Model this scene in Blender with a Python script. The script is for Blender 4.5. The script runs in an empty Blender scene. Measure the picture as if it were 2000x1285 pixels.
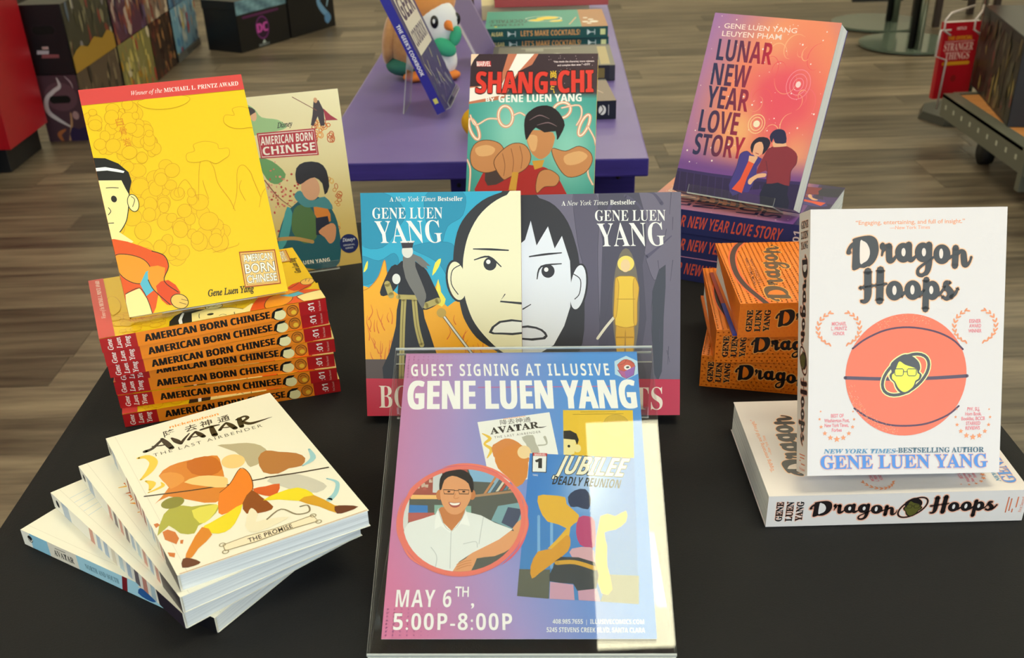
import bpy, bmesh, math, random
from mathutils import Matrix, Vector
from mathutils.geometry import tessellate_polygon
random.seed(7)
SC = bpy.context.scene
COL = SC.collection
TZ = 0.74                                   # height of the table top above the floor

# ------------------------------------------------------------------ camera
cam_d = bpy.data.cameras.new('camera')
cam_d.sensor_width = 36.0
cam_d.sensor_fit = 'HORIZONTAL'
cam_d.lens = 2080.33 / 2000 * 36.0
cam_d.shift_y = 220.69 / 2000
cam_d.clip_start = 0.02
cam_d.dof.use_dof = True
cam_d.dof.focus_distance = 1.0
cam_d.dof.aperture_fstop = 13.0
cam_o = bpy.data.objects.new('camera', cam_d)
COL.objects.link(cam_o)
cam_o.matrix_world = Matrix(((0.99951096, 0.03127029, 0.0, 0.0),
                             (-0.01637673, 0.523459, -0.85189346, 0.0),
                             (-0.02663896, 0.85147686, 0.52371512, 0.5363849 + TZ),
                             (0, 0, 0, 1)))
SC.camera = cam_o

# ------------------------------------------------------------------ view, world, lights
SC.view_settings.view_transform = 'Standard'
SC.view_settings.look = 'None'
SC.view_settings.gamma = 1.0
SC.view_settings.use_curve_mapping = False
SC.view_settings.exposure = 0.12
wd = bpy.data.worlds.new('world')
SC.world = wd
wd.use_nodes = True
wd.node_tree.nodes['Background'].inputs[0].default_value = (0.70, 0.86, 1.0, 1)
wd.node_tree.nodes['Background'].inputs[1].default_value = 1.7
LAMP_STRENGTH = 8.5
LAMP_COLOUR = (1.0, 0.93, 0.64)
# daylight falling in through the shop window behind the camera
la = bpy.data.lights.new('window_daylight', 'AREA')
la.shape = 'RECTANGLE'
la.size, la.size_y = 5.0, 2.1
la.energy = 70.0
la.color = (0.74, 0.88, 1.0)
lo = bpy.data.objects.new('window_daylight', la)
COL.objects.link(lo)
lo.matrix_world = Matrix.Translation((1.0, -2.95, 1.55)) @ Matrix.Rotation(math.radians(90), 4, 'X')


# ------------------------------------------------------------------ materials
def lin(h):
    if isinstance(h, str):
        h = h.lstrip('#')
        c = [int(h[i:i + 2], 16) / 255 for i in (0, 2, 4)]
    else:
        c = h
    return tuple(((v + 0.055) / 1.055) ** 2.4 if v > 0.04045 else v / 12.92 for v in c[:3])


def mat(name, col, rough=0.5, metal=0.0, spec=0.5, noise=None, bump=0.0, nscale=40.0, emit=None, stretch=None, coat=0.0, sheen=0.0):
    m = bpy.data.materials.new(name)
    m.use_nodes = True
    nt = m.node_tree
    b = nt.nodes['Principled BSDF']
    c = lin(col)
    b.inputs['Base Color'].default_value = (*c, 1)
    b.inputs['Roughness'].default_value = rough
    b.inputs['Metallic'].default_value = metal
    b.inputs['Specular IOR Level'].default_value = spec
    b.inputs['Coat Weight'].default_value = coat
    b.inputs['Sheen Weight'].default_value = sheen
    if noise or bump:
        tc = nt.nodes.new('ShaderNodeTexCoord')
        mp = nt.nodes.new('ShaderNodeMapping')
        if stretch:
            mp.inputs['Scale'].default_value = stretch
        nz = nt.nodes.new('ShaderNodeTexNoise')
        nz.inputs['Scale'].default_value = nscale
        nz.inputs['Detail'].default_value = 5
        nt.links.new(tc.outputs['Object'], mp.inputs['Vector'])
        nt.links.new(mp.outputs[0], nz.inputs['Vector'])
        if noise:
            rp = nt.nodes.new('ShaderNodeValToRGB')
            c2 = lin(noise)
            rp.color_ramp.elements[0].position = 0.35
            rp.color_ramp.elements[1].position = 0.65
            rp.color_ramp.elements[0].color = (*c, 1)
            rp.color_ramp.elements[1].color = (*c2, 1)
            nt.links.new(nz.outputs['Fac'], rp.inputs['Fac'])
            nt.links.new(rp.outputs['Color'], b.inputs['Base Color'])
        if bump:
            bp = nt.nodes.new('ShaderNodeBump')
            bp.inputs['Strength'].default_value = bump
            bp.inputs['Distance'].default_value = 0.002
            nt.links.new(nz.outputs['Fac'], bp.inputs['Height'])
            nt.links.new(bp.outputs['Normal'], b.inputs['Normal'])
    if emit:
        b.inputs['Emission Color'].default_value = (*emit[0], 1)
        b.inputs['Emission Strength'].default_value = emit[1]
    return m


def print_mat(name, rough, coat=0.0, bump=0.0):
    """ink on card: the colours sit in the mesh, one per printed patch"""
    m = bpy.data.materials.new(name)
    m.use_nodes = True
    nt = m.node_tree
    b = nt.nodes['Principled BSDF']
    a = nt.nodes.new('ShaderNodeVertexColor')
    a.layer_name = 'ink'
    nt.links.new(a.outputs['Color'], b.inputs['Base Color'])
    b.inputs['Roughness'].default_value = rough
    b.inputs['Coat Weight'].default_value = coat
    b.inputs['Coat Roughness'].default_value = 0.15
    b.inputs['Specular IOR Level'].default_value = 0.4
    return m


def acrylic_mat():
    m = bpy.data.materials.new('clear_acrylic')
    m.use_nodes = True
    nt = m.node_tree
    nt.nodes.clear()
    out = nt.nodes.new('ShaderNodeOutputMaterial')
    mx = nt.nodes.new('ShaderNodeMixShader')
    tr = nt.nodes.new('ShaderNodeBsdfTransparent')
    tr.inputs[0].default_value = (0.985, 0.99, 0.985, 1)
    gl = nt.nodes.new('ShaderNodeBsdfGlossy')
    gl.inputs['Roughness'].default_value = 0.015
    fr = nt.nodes.new('ShaderNodeFresnel')
    fr.inputs['IOR'].default_value = 1.49
    geo = nt.nodes.new('ShaderNodeNewGeometry')               # same reflectance on the way in and on the way out
    mr = nt.nodes.new('ShaderNodeMapRange')
    mr.inputs['To Min'].default_value = 1.49
    mr.inputs['To Max'].default_value = 1 / 1.49
    nt.links.new(geo.outputs['Backfacing'], mr.inputs['Value'])
    nt.links.new(mr.outputs[0], fr.inputs['IOR'])
    nt.links.new(fr.outputs[0], mx.inputs[0])
    nt.links.new(tr.outputs[0], mx.inputs[1])
    nt.links.new(gl.outputs[0], mx.inputs[2])
    nt.links.new(mx.outputs[0], out.inputs[0])
    return m


def acrylic_edge_mat():
    m = bpy.data.materials.new('acrylic_edge')
    m.use_nodes = True
    nt = m.node_tree
    b = nt.nodes['Principled BSDF']
    b.inputs['Base Color'].default_value = (0.72, 0.76, 0.74, 1)
    b.inputs['Roughness'].default_value = 0.2
    b.inputs['Alpha'].default_value = 0.55
    return m


def pages_mat():
    m = bpy.data.materials.new('page_edges')
    m.use_nodes = True
    nt = m.node_tree
    b = nt.nodes['Principled BSDF']
    tc = nt.nodes.new('ShaderNodeTexCoord')
    mp = nt.nodes.new('ShaderNodeMapping')
    mp.inputs['Scale'].default_value = (3, 3, 1500)
    nz = nt.nodes.new('ShaderNodeTexNoise')
    nz.inputs['Scale'].default_value = 1.0
    nz.inputs['Detail'].default_value = 3
    rp = nt.nodes.new('ShaderNodeValToRGB')
    rp.color_ramp.elements[0].position = 0.3
    rp.color_ramp.elements[1].position = 0.6
    rp.color_ramp.elements[0].color = (0.52, 0.54, 0.56, 1)
    rp.color_ramp.elements[1].color = (0.80, 0.82, 0.82, 1)
    nt.links.new(tc.outputs['Object'], mp.inputs['Vector'])
    nt.links.new(mp.outputs[0], nz.inputs['Vector'])
    nt.links.new(nz.outputs['Fac'], rp.inputs['Fac'])
    nt.links.new(rp.outputs['Color'], b.inputs['Base Color'])
    b.inputs['Roughness'].default_value = 0.8
    return m


def plank_mat():
    m = bpy.data.materials.new('vinyl_plank')
    m.use_nodes = True
    nt = m.node_tree
    b = nt.nodes['Principled BSDF']
    tc = nt.nodes.new('ShaderNodeTexCoord')
    oi = nt.nodes.new('ShaderNodeObjectInfo')
    ad = nt.nodes.new('ShaderNodeVectorMath')
    ad.operation = 'ADD'
    sc = nt.nodes.new('ShaderNodeVectorMath')
    sc.operation = 'SCALE'
    sc.inputs['Scale'].default_value = 37.0
    cb = nt.nodes.new('ShaderNodeCombineXYZ')
    for i in range(3):
        nt.links.new(oi.outputs['Random'], cb.inputs[i])
    nt.links.new(cb.outputs[0], sc.inputs[0])
    nt.links.new(tc.outputs['Object'], ad.inputs[0])
    nt.links.new(sc.outputs[0], ad.inputs[1])
    mp = nt.nodes.new('ShaderNodeMapping')
    mp.inputs['Scale'].default_value = (1.3, 16.0, 1)
    nt.links.new(ad.outputs[0], mp.inputs['Vector'])
    nz = nt.nodes.new('ShaderNodeTexNoise')
    nz.inputs['Scale'].default_value = 1.6
    nz.inputs['Detail'].default_value = 8
    nz.inputs['Roughness'].default_value = 0.62
    nt.links.new(mp.outputs[0], nz.inputs['Vector'])
    rp = nt.nodes.new('ShaderNodeValToRGB')
    rp.color_ramp.elements[0].position = 0.3
    rp.color_ramp.elements[1].position = 0.72
    rp.color_ramp.elements[0].color = (*lin('4a4037'), 1)
    rp.color_ramp.elements[1].color = (*lin('9c8d77'), 1)
    nt.links.new(nz.outputs['Fac'], rp.inputs['Fac'])
    rr = nt.nodes.new('ShaderNodeMapRange')
    rr.inputs['To Min'].default_value = 0.5
    rr.inputs['To Max'].default_value = 1.2
    nt.links.new(oi.outputs['Random'], rr.inputs['Value'])
    ml = nt.nodes.new('ShaderNodeVectorMath')
    ml.operation = 'SCALE'
    nt.links.new(rp.outputs['Color'], ml.inputs[0])
    nt.links.new(rr.outputs[0], ml.inputs['Scale'])
    nt.links.new(ml.outputs[0], b.inputs['Base Color'])
    b.inputs['Roughness'].default_value = 0.36
    b.inputs['Specular IOR Level'].default_value = 0.35
    bp = nt.nodes.new('ShaderNodeBump')
    bp.inputs['Strength'].default_value = 0.15
    bp.inputs['Distance'].default_value = 0.001
    nt.links.new(nz.outputs['Fac'], bp.inputs['Height'])
    nt.links.new(bp.outputs['Normal'], b.inputs['Normal'])
    return m


M_PRINT = print_mat('printed_card', 0.38)
M_PRINT_SPINE = print_mat('printed_spine', 0.42)
M_PRINT_PAPER = print_mat('printed_paper', 0.6)
M_ACR = acrylic_mat()
M_ACR_E = acrylic_edge_mat()
M_PAGE = pages_mat()
M_PLANK = plank_mat()
_cc = {}


def card(col, rough=0.4):
    k = (col, rough)
    if k not in _cc:
        _cc[k] = mat('card_' + str(len(_cc)), col, rough)
    return _cc[k]


# ------------------------------------------------------------------ object helpers
def tag(o, label=None, cat=None, group=None, kind=None):
    if label:
        o['label'] = label
    if cat:
        o['category'] = cat
    if group:
        o['group'] = group
    if kind:
        o['kind'] = kind
    return o


def empty(name, M, label=None, cat=None, group=None):
    o = bpy.data.objects.new(name, None)
    o.empty_display_size = 0.05
    COL.objects.link(o)
    o.matrix_world = M
    return tag(o, label, cat, group)


def link(name, me, parent=None, M=None):
    o = bpy.data.objects.new(name, me)
    COL.objects.link(o)
    if parent:
        o.parent = parent
    if M is not None:
        o.matrix_local = M
    return o


def bm_obj(name, bm, m, parent=None, M=None, smooth=False):
    me = bpy.data.meshes.new(name)
    bmesh.ops.recalc_face_normals(bm, faces=bm.faces)
    bm.to_mesh(me)
    bm.free()
    for x in (m if isinstance(m, (list, tuple)) else [m]):
        me.materials.append(x)
    if smooth:
        for p in me.polygons:
            p.use_smooth = True
    return link(name, me, parent, M)


def add_box(bm, x0, y0, z0, x1, y1, z1, mi=0, M=None, bev=0.0):
    vs = [bm.verts.new(v) for v in ((x0, y0, z0), (x1, y0, z0), (x1, y1, z0), (x0, y1, z0),
                                    (x0, y0, z1), (x1, y0, z1), (x1, y1, z1), (x0, y1, z1))]
    fs = [bm.faces.new([vs[i] for i in f]) for f in ((0, 3, 2, 1), (4, 5, 6, 7), (0, 1, 5, 4), (1, 2, 6, 5), (2, 3, 7, 6), (3, 0, 4, 7))]
    for f in fs:
        f.material_index = mi
    if bev:
        es = list({e for f in fs for e in f.edges})
        r = bmesh.ops.bevel(bm, geom=es, offset=bev, segments=2, affect='EDGES', profile=0.6)
        vs = list({v for f in r['faces'] for v in f.verts} | {v for v in vs if v.is_valid})
    if M is not None:
        for v in vs:
            if v.is_valid:
                v.co = M @ v.co
    return fs


def box(name, x0, y0, z0, x1, y1, z1, m, parent=None, M=None, bev=0.0):
    bm = bmesh.new()
    add_box(bm, x0, y0, z0, x1, y1, z1, bev=bev)
    return bm_obj(name, bm, m, parent, M)


def tube(name, pts, r, m, parent=None, seg=10, M=None):
    """round bar through the points"""
    bm = bmesh.new()
    rings = []
    P = [Vector(p) for p in pts]
    for i, p in enumerate(P):
        d = (P[min(i + 1, len(P) - 1)] - P[max(i - 1, 0)]).normalized()
        a = d.orthogonal().normalized() if i == 0 else (a - d * a.dot(d)).normalized()
        b = d.cross(a)
        rr = r[i] if isinstance(r, (list, tuple)) else r
        rings.append([bm.verts.new(p + (a * math.cos(t) + b * math.sin(t)) * rr) for t in [2 * math.pi * k / seg for k in range(seg)]])
    for i in range(len(rings) - 1):
        for k in range(seg):
            bm.faces.new((rings[i][k], rings[i][(k + 1) % seg], rings[i + 1][(k + 1) % seg], rings[i + 1][k]))
    bm.faces.new(rings[0][::-1])
    bm.faces.new(rings[-1])
    return bm_obj(name, bm, m, parent, M, smooth=True)


def blob(name, c, r, m, parent=None, seg=24, rings=16, rot=None, fn=None):
    bm = bmesh.new()
    bmesh.ops.create_uvsphere(bm, u_segments=seg, v_segments=rings, radius=1.0)
    R_ = rot or Matrix.Identity(4)
    for v in bm.verts:
        p = Vector((v.co.x * r[0], v.co.y * r[1], v.co.z * r[2]))
        if fn:
            p = fn(p, v.co)
        v.co = (R_ @ p) + Vector(c)
    return bm_obj(name, bm, m, parent, smooth=True)


def sheet(name, w, h, t, parent, M, edge=True):
    """clear acrylic sheet: big faces clear, edges catch the light"""
    bm = bmesh.new()
    fs = add_box(bm, 0, 0, 0, w, h, t)
    for f in fs[2:]:
        f.material_index = 1
    return bm_obj(name, bm, [M_ACR, M_ACR_E], parent, M)


def rot3(yaw, tilt=0.0, roll=0.0):
    return Matrix.Rotation(yaw, 4, 'Z') @ Matrix.Rotation(tilt, 4, 'X') @ Matrix.Rotation(roll, 4, 'Y')


def lean_matrix(x, y, z, yaw, tilt, roll, w, t):
    """frame of a book leaning back: local x across the cover, y up it, z out of it"""
    R_ = rot3(yaw, -tilt, roll)
    ex, dy, uz = R_.col[0].xyz, R_.col[1].xyz, R_.col[2].xyz
    ez = -dy
    o = Vector((x, y, z + TZ)) - ex * (w / 2) - ez * t
    return Matrix(((ex.x, uz.x, ez.x, o.x), (ex.y, uz.y, ez.y, o.y), (ex.z, uz.z, ez.z, o.z), (0, 0, 0, 1)))


def flat_spine_matrix(x, y, z, yaw, h):
    """book lying face up, spine towards the viewer, head to the left; x, y = left end of the spine"""
    d = Vector((math.cos(yaw), math.sin(yaw), 0))
    o = Vector((x, y, z + TZ)) + d * h
    n = Vector((-math.sin(yaw), math.cos(yaw), 0))
    return Matrix(((n.x, -d.x, 0, o.x), (n.y, -d.y, 0, o.y), (0, 0, 1, o.z), (0, 0, 0, 1)))


# ------------------------------------------------------------------ printing
MAPS = {'se': (0x1D400, 0x1D41A, 0x1D7CE), 'si': (0x1D434, 0x1D44E, None), 'sei': (0x1D468, 0x1D482, 0x1D7CE),
        'sb': (0x1D5D4, 0x1D5EE, 0x1D7EC), 'sbi': (0x1D63C, 0x1D656, 0x1D7EC), 'r': None}


def styled(s, st):
    mp = MAPS[st]
    if not mp:
        return s
    o = ''
    for c in s:
        if 'A' <= c <= 'Z':
            o += chr(mp[0] + ord(c) - 65)
        elif 'a' <= c <= 'z':
            o += chr(0x210E) if (st == 'si' and c == 'h') else chr(mp[1] + ord(c) - 97)
        elif c.isdigit() and mp[2]:
            o += chr(mp[2] + ord(c) - 48)
        else:
            o += c
    return o


_tc = {}
_cu = bpy.data.curves.new('lettering', 'FONT')
_cu.size = 1.0
_cu.resolution_u = 3
_co = bpy.data.objects.new('lettering', _cu)


def text_mesh(s, off, sp=1.0):
    k = (s, off, sp)
    if k not in _tc:
        _cu.body, _cu.offset, _cu.space_character = s, off, sp
        me = _co.to_mesh()
        V = [(v.co.x, v.co.y) for v in me.vertices]
        F = [tuple(p.vertices) for p in me.polygons]
        _co.to_mesh_clear()
        _tc[k] = (V, F)
    return _tc[k]


_cap = {}


def cap_height(st):
    if st not in _cap:
        V, F = text_mesh(styled('H', st), 0)
        _cap[st] = max(v[1] for v in V)
    return _cap[st]


def catmull(P, closed=True, n=5):
    out = []
    N = len(P)
    rng = range(N) if closed else range(N - 1)
    for i in rng:
        if closed:
            p0, p1, p2, p3 = P[(i - 1) % N], P[i], P[(i + 1) % N], P[(i + 2) % N]
        else:
            p0, p1, p2, p3 = P[max(i - 1, 0)], P[i], P[i + 1], P[min(i + 2, N - 1)]
        for k in range(n):
            t = k / n
            out.append(tuple(0.5 * ((2 * a1) + (-a0 + a2) * t + (2 * a0 - 5 * a1 + 4 * a2 - a3) * t * t + (-a0 + 3 * a1 - 3 * a2 + a3) * t ** 3)
                             for a0, a1, a2, a3 in zip(p0, p1, p2, p3)))
    if not closed:
        out.append(tuple(P[-1]))
    return out


def clip_rect(P, W, H):
    for ax, lim, sg in ((0, 0, 1), (0, W, -1), (1, 0, 1), (1, H, -1)):
        if not P:
            return P
        out = []
        for i in range(len(P)):
            a, b = P[i - 1], P[i]
            ia = (a[ax] - lim) * sg >= 0
            ib = (b[ax] - lim) * sg >= 0
            if ia != ib:
                t = (lim - a[ax]) / (b[ax] - a[ax])
                q = [a[0] + t * (b[0] - a[0]), a[1] + t * (b[1] - a[1])]
                q[ax] = lim
                out.append(tuple(q))
            if ib:
                out.append(b)
        P = out
    return P


def clip_convex(P, C):
    for i in range(len(C)):
        a, b = C[i - 1], C[i]
        out = []
        for j in range(len(P)):
            p, q = P[j - 1], P[j]
            dp = (b[0] - a[0]) * (p[1] - a[1]) - (b[1] - a[1]) * (p[0] - a[0])
            dq = (b[0] - a[0]) * (q[1] - a[1]) - (b[1] - a[1]) * (q[0] - a[0])
            if (dp >= 0) != (dq >= 0):
                t = dp / (dp - dq)
                out.append((p[0] + t * (q[0] - p[0]), p[1] + t * (q[1] - p[1])))
            if dq >= 0:
                out.append(q)
        P = out
        if not P:
            return P
    return P


class Art:
    """flat print, drawn in millimetres from the lower left corner of a face"""

    def __init__(s, W, H, bg=None, dz=0.0035):
        s.W, s.H, s.dz = W, H, dz
        s.v, s.f, s.c, s.z, s.mask = [], [], [], 0.03, None
        if bg:
            s.poly([(0, 0), (W, 0), (W, H), (0, H)], bg)

    def cut(s, P):
        P = clip_rect(P, s.W, s.H)
        return clip_convex(P, s.mask) if (s.mask and len(P) >= 3) else P

    def up(s):
        s.z += s.dz

    def _add(s, P, F, col, flat=False):
        b = len(s.v)
        s.v += [(p[0], p[1], s.z) for p in P]
        if callable(col):
            cc = [lin(col(p[0], p[1])) for p in P]
        else:
            cc = [lin(col)] * len(P)
        s.c += cc
        s.f += [tuple(i + b for i in f) for f in F]

    def poly(s, P, col, sm=0, same=False):
        if sm:
            P = catmull(P, True, sm)
        P = s.cut([tuple(p) for p in P])
        if len(P) < 3:
            return
        if not same:
            s.up()
        T = tessellate_polygon([[Vector((p[0], p[1], 0)) for p in P]])
        s._add(P, T, col)

    def grid(s, P4, nx, ny, fn):
        """P4 = lower left, lower right, upper right, upper left; fn(u, v) gives the ink"""
        s.up()
        a, b, c, d = P4
        P, cc = [], []
        for j in range(ny + 1):
            for i in range(nx + 1):
                u, v = i / nx, j / ny
                P.append(tuple((a[k] * (1 - u) + b[k] * u) * (1 - v) + (d[k] * (1 - u) + c[k] * u) * v for k in (0, 1)))
                cc.append(lin(fn(u, v)))
        bse = len(s.v)
        s.v += [(p[0], p[1], s.z) for p in P]
        s.c += cc
        for j in range(ny):
            for i in range(nx):
                k = bse + j * (nx + 1) + i
                s.f.append((k, k + 1, k + nx + 2, k + nx + 1))

    def line(s, P, w, col, sm=4, closed=False, same=False):
        """stroke; w is a width or one width per point"""
        if not isinstance(w, (list, tuple)):
            w = [w] * len(P)
        Q3 = [(p[0], p[1], ww) for p, ww in zip(P, w)]
        if sm and len(Q3) > 2:
            Q3 = catmull(Q3, closed, sm)
        if closed:
            Q3 = Q3 + [Q3[0]]
        if not same:
            s.up()
        L, R_ = [], []
        n = len(Q3)
        for i in range(n):
            if closed:
                a, b = Q3[(i - 1) % (n - 1)], Q3[(i + 1) % (n - 1)]
            else:
                a, b = Q3[max(i - 1, 0)], Q3[min(i + 1, n - 1)]
            dx, dy = b[0] - a[0], b[1] - a[1]
            l = math.hypot(dx, dy) or 1e-6
            nx, ny = -dy / l, dx / l
            h = max(Q3[i][2], 0.02) / 2
            L.append((Q3[i][0] + nx * h, Q3[i][1] + ny * h))
            R_.append((Q3[i][0] - nx * h, Q3[i][1] - ny * h))
        for i in range(n - 1):
            q = s.cut([L[i], L[i + 1], R_[i + 1], R_[i]])
            if len(q) >= 3:
                s._add(q, [tuple(range(len(q)))], col)
        if not closed:                                        # round ends
            for e in (0, n - 1):
                h = max(Q3[e][2], 0.02) / 2
                q = s.cut([(Q3[e][0] + h * math.cos(t * math.pi / 4), Q3[e][1] + h * math.sin(t * math.pi / 4)) for t in range(8)])
                if len(q) >= 3:
                    s._add(q, [tuple(range(len(q)))], col)

    def ell(s, cx, cy, rx, ry, col, rot=0, n=28, same=False, a0=0, a1=360):
        r = math.radians(rot)
        P = []
        full = (a1 - a0 >= 360)
        for k in range(n if full else n + 1):
            t = math.radians(a0 + (a1 - a0) * k / n)
            x, y = rx * math.cos(t), ry * math.sin(t)
            P.append((cx + x * math.cos(r) - y * math.sin(r), cy + x * math.sin(r) + y * math.cos(r)))
        s.poly(P, col, same=same)

    def ring(s, cx, cy, rx, ry, w, col, rot=0, n=28, same=False):
        r = math.radians(rot)
        P = []
        for k in range(n):
            t = 2 * math.pi * k / n
            x, y = rx * math.cos(t), ry * math.sin(t)
            P.append((cx + x * math.cos(r) - y * math.sin(r), cy + x * math.sin(r) + y * math.cos(r)))
        s.line(P, w, col, sm=0, closed=True, same=same)

    def text(s, t, P, col, st='sb', off=0.0, out=None, sp=1.0, same=False):
        """P = baseline left, baseline right, top left; the words are fitted to it"""
        if st == 'r' and off >= .03:                          # heavy lettering comes from the bold face
            st, off = 'sb', max(0.0, off - .04)
            if out:
                out = (max(.02, out[0] - .04), out[1])
        if isinstance(t, (list, tuple)):
            S = ''.join(styled(a, b) for a, b in t)
            st = t[0][1]
        else:
            S = styled(t, st)
        ch = cap_height(st)
        bl, br, tl = P
        um = (br[0] - bl[0], br[1] - bl[1])
        ul = math.hypot(*um) or 1
        size = math.hypot(tl[0] - bl[0], tl[1] - bl[1]) / ch
        passes = []
        if out:
            r = out[0] * size
            passes.append((0.0 if st == 'sb' else out[0], out[1], [(r * math.cos(k * math.pi / 4), r * math.sin(k * math.pi / 4)) for k in range(8)] if st == 'sb' else [(0, 0)]))
        if st == 'sb' and off > 0:                            # heavier: the bold letters struck again a hair to either side
            d = off * size
            passes.append((0.0, col, [(-um[0] / ul * d, -um[1] / ul * d), (0, 0), (um[0] / ul * d, um[1] / ul * d)]))
        else:
            passes.append((off, col, [(0, 0)]))
        for o_, c_, shifts in passes:
            V, F = text_mesh(S, o_, sp)
            x0 = min(v[0] for v in V) + o_
            x1 = max(v[0] for v in V) - o_
            for sx, sy in shifts:
                s.z += s.dz * (.25 if len(shifts) > 1 else 1)
                Q = []
                for x, y in V:
                    a = (x - x0) / (x1 - x0)
                    b = y / ch
                    Q.append((bl[0] + um[0] * a + (tl[0] - bl[0]) * b + sx, bl[1] + um[1] * a + (tl[1] - bl[1]) * b + sy))
                s._add(Q, F, c_)

    def star(s, cx, cy, r, col, same=True):
        s.poly([(cx + (r if k % 2 == 0 else r * .42) * math.sin(k * math.pi / 5), cy + (r if k % 2 == 0 else r * .42) * math.cos(k * math.pi / 5)) for k in range(10)], col, same=same)

    def mesh(s, name):
        me = bpy.data.meshes.new(name)
        me.from_pydata([(x / 1000, y / 1000, z / 1000) for x, y, z in s.v], [], s.f)
        ca = me.color_attributes.new('ink', 'FLOAT_COLOR', 'POINT')
        flat = []
        for c in s.c:
            flat += [c[0], c[1], c[2], 1.0]
        ca.data.foreach_set('color', flat)
        me.color_attributes.active_color = ca
        # all ink faces look out of the page
        bm = bmesh.new()
        bm.from_mesh(me)
        for f in bm.faces:
            f.normal_update()
            if f.normal.z < 0:
                f.normal_flip()
        bm.to_mesh(me)
        bm.free()
        return me


def lerp3(a, b, t):
    t = max(0.0, min(1.0, t))
    return tuple(x + (y - x) * t for x, y in zip(a, b))


def rgb(h):
    return tuple(int(h[i:i + 2], 16) / 255 for i in (0, 2, 4))


def affine(A3, B3):
    """maps the triangle A3 to the triangle B3"""
    (x0, y0), (x1, y1), (x2, y2) = A3
    d = (x1 - x0) * (y2 - y0) - (x2 - x0) * (y1 - y0)

    def f(p):
        a = ((p[0] - x0) * (y2 - y0) - (x2 - x0) * (p[1] - y0)) / d
        b = ((x1 - x0) * (p[1] - y0) - (p[0] - x0) * (y1 - y0)) / d
        return (B3[0][0] + a * (B3[1][0] - B3[0][0]) + b * (B3[2][0] - B3[0][0]),
                B3[0][1] + a * (B3[1][1] - B3[0][1]) + b * (B3[2][1] - B3[0][1]))
    f.scale = (math.hypot(B3[1][0] - B3[0][0], B3[1][1] - B3[0][1]) / math.hypot(x1 - x0, y1 - y0)
               + math.hypot(B3[2][0] - B3[0][0], B3[2][1] - B3[0][1]) / math.hypot(x2 - x0, y2 - y0)) / 2
    return f


# brush script, each glyph from discs, strokes and counters
SCRIPT = {
    'Dragon': dict(
        polys=[[(182, 605), (182, 450), (185, 300), (152, 330), (160, 368), (135, 392), (98, 380), (110, 320), (150, 255), (190, 220), (186, 185), (270, 155), (400, 135), (470, 150), (520, 200), (542, 300), (530, 400), (480, 500), (400, 565), (340, 578), (280, 575), (255, 592)]],
        strokes=[([(600, 258), (592, 292), (618, 318), (603, 352), (590, 408)], [55, 60, 50, 32, 18]), ([(640, 275), (692, 262)], [36, 30]),
                 ([(690, 282), (690, 360), (692, 440), (705, 480), (750, 468), (800, 400)], [84, 84, 84, 78, 50, 22]),
                 ([(965, 262), (965, 360), (968, 430), (1000, 466), (1045, 440), (1080, 400)], [88, 88, 88, 72, 42, 22]),
                 ([(1248, 262), (1248, 400), (1246, 540), (1220, 640), (1160, 684), (1100, 668), (1100, 600), (1170, 535), (1270, 465), (1335, 415)], [88, 88, 84, 66, 50, 44, 36, 32, 30, 22]),
                 ([(1500, 450), (1550, 430), (1600, 400)], [60, 40, 26]),
                 ([(1622, 305), (1620, 420), (1614, 552)], [84, 84, 84]),
                 ([(1640, 400), (1685, 355), (1728, 370), (1738, 450), (1750, 530), (1785, 540), (1825, 490), (1842, 430)], [34, 52, 74, 84, 80, 48, 28, 26])],
        discs=[(890, 370, 112, 134), (1165, 365, 110, 134), (1430, 392, 116, 134)],
        holes=[[(288, 215), (330, 208), (380, 240), (418, 320), (420, 400), (390, 470), (340, 505), (285, 510)]],
        hdiscs=[(893, 362, 29, 58), (1178, 362, 29, 58), (1420, 382, 28, 70)]),
    'Hoops': dict(
        polys=[],
        strokes=[([(395, 630), (395, 800), (395, 950), (375, 1030), (330, 1056), (300, 1040)], [98, 98, 96, 72, 44, 24]), ([(570, 612), (565, 830), (560, 1040)], [100, 100, 98]),
                 ([(285, 862), (470, 830), (660, 805)], [36, 26, 18]), ([(850, 970), (900, 935), (950, 900)], [60, 44, 30]), ([(1100, 970), (1150, 930), (1190, 890)], [60, 42, 28]),
                 ([(1215, 750), (1210, 950), (1205, 1160)], [84, 84, 84]), ([(1370, 960), (1420, 930), (1480, 840)], [50, 34, 30]),
                 ([(1550, 790), (1495, 790), (1490, 840), (1545, 905), (1555, 960), (1500, 1012), (1440, 985)], [34, 60, 72, 88, 90, 54, 30]),
                 ([(1560, 985), (1620, 945), (1658, 868)], [50, 42, 28])],
        discs=[(768, 900, 116, 134), (1025, 893, 114, 134), (1300, 897, 100, 132)],
        holes=[], hdiscs=[(768, 895, 30, 66), (1020, 888, 30, 66), (1285, 890, 29, 58)]),
}


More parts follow.
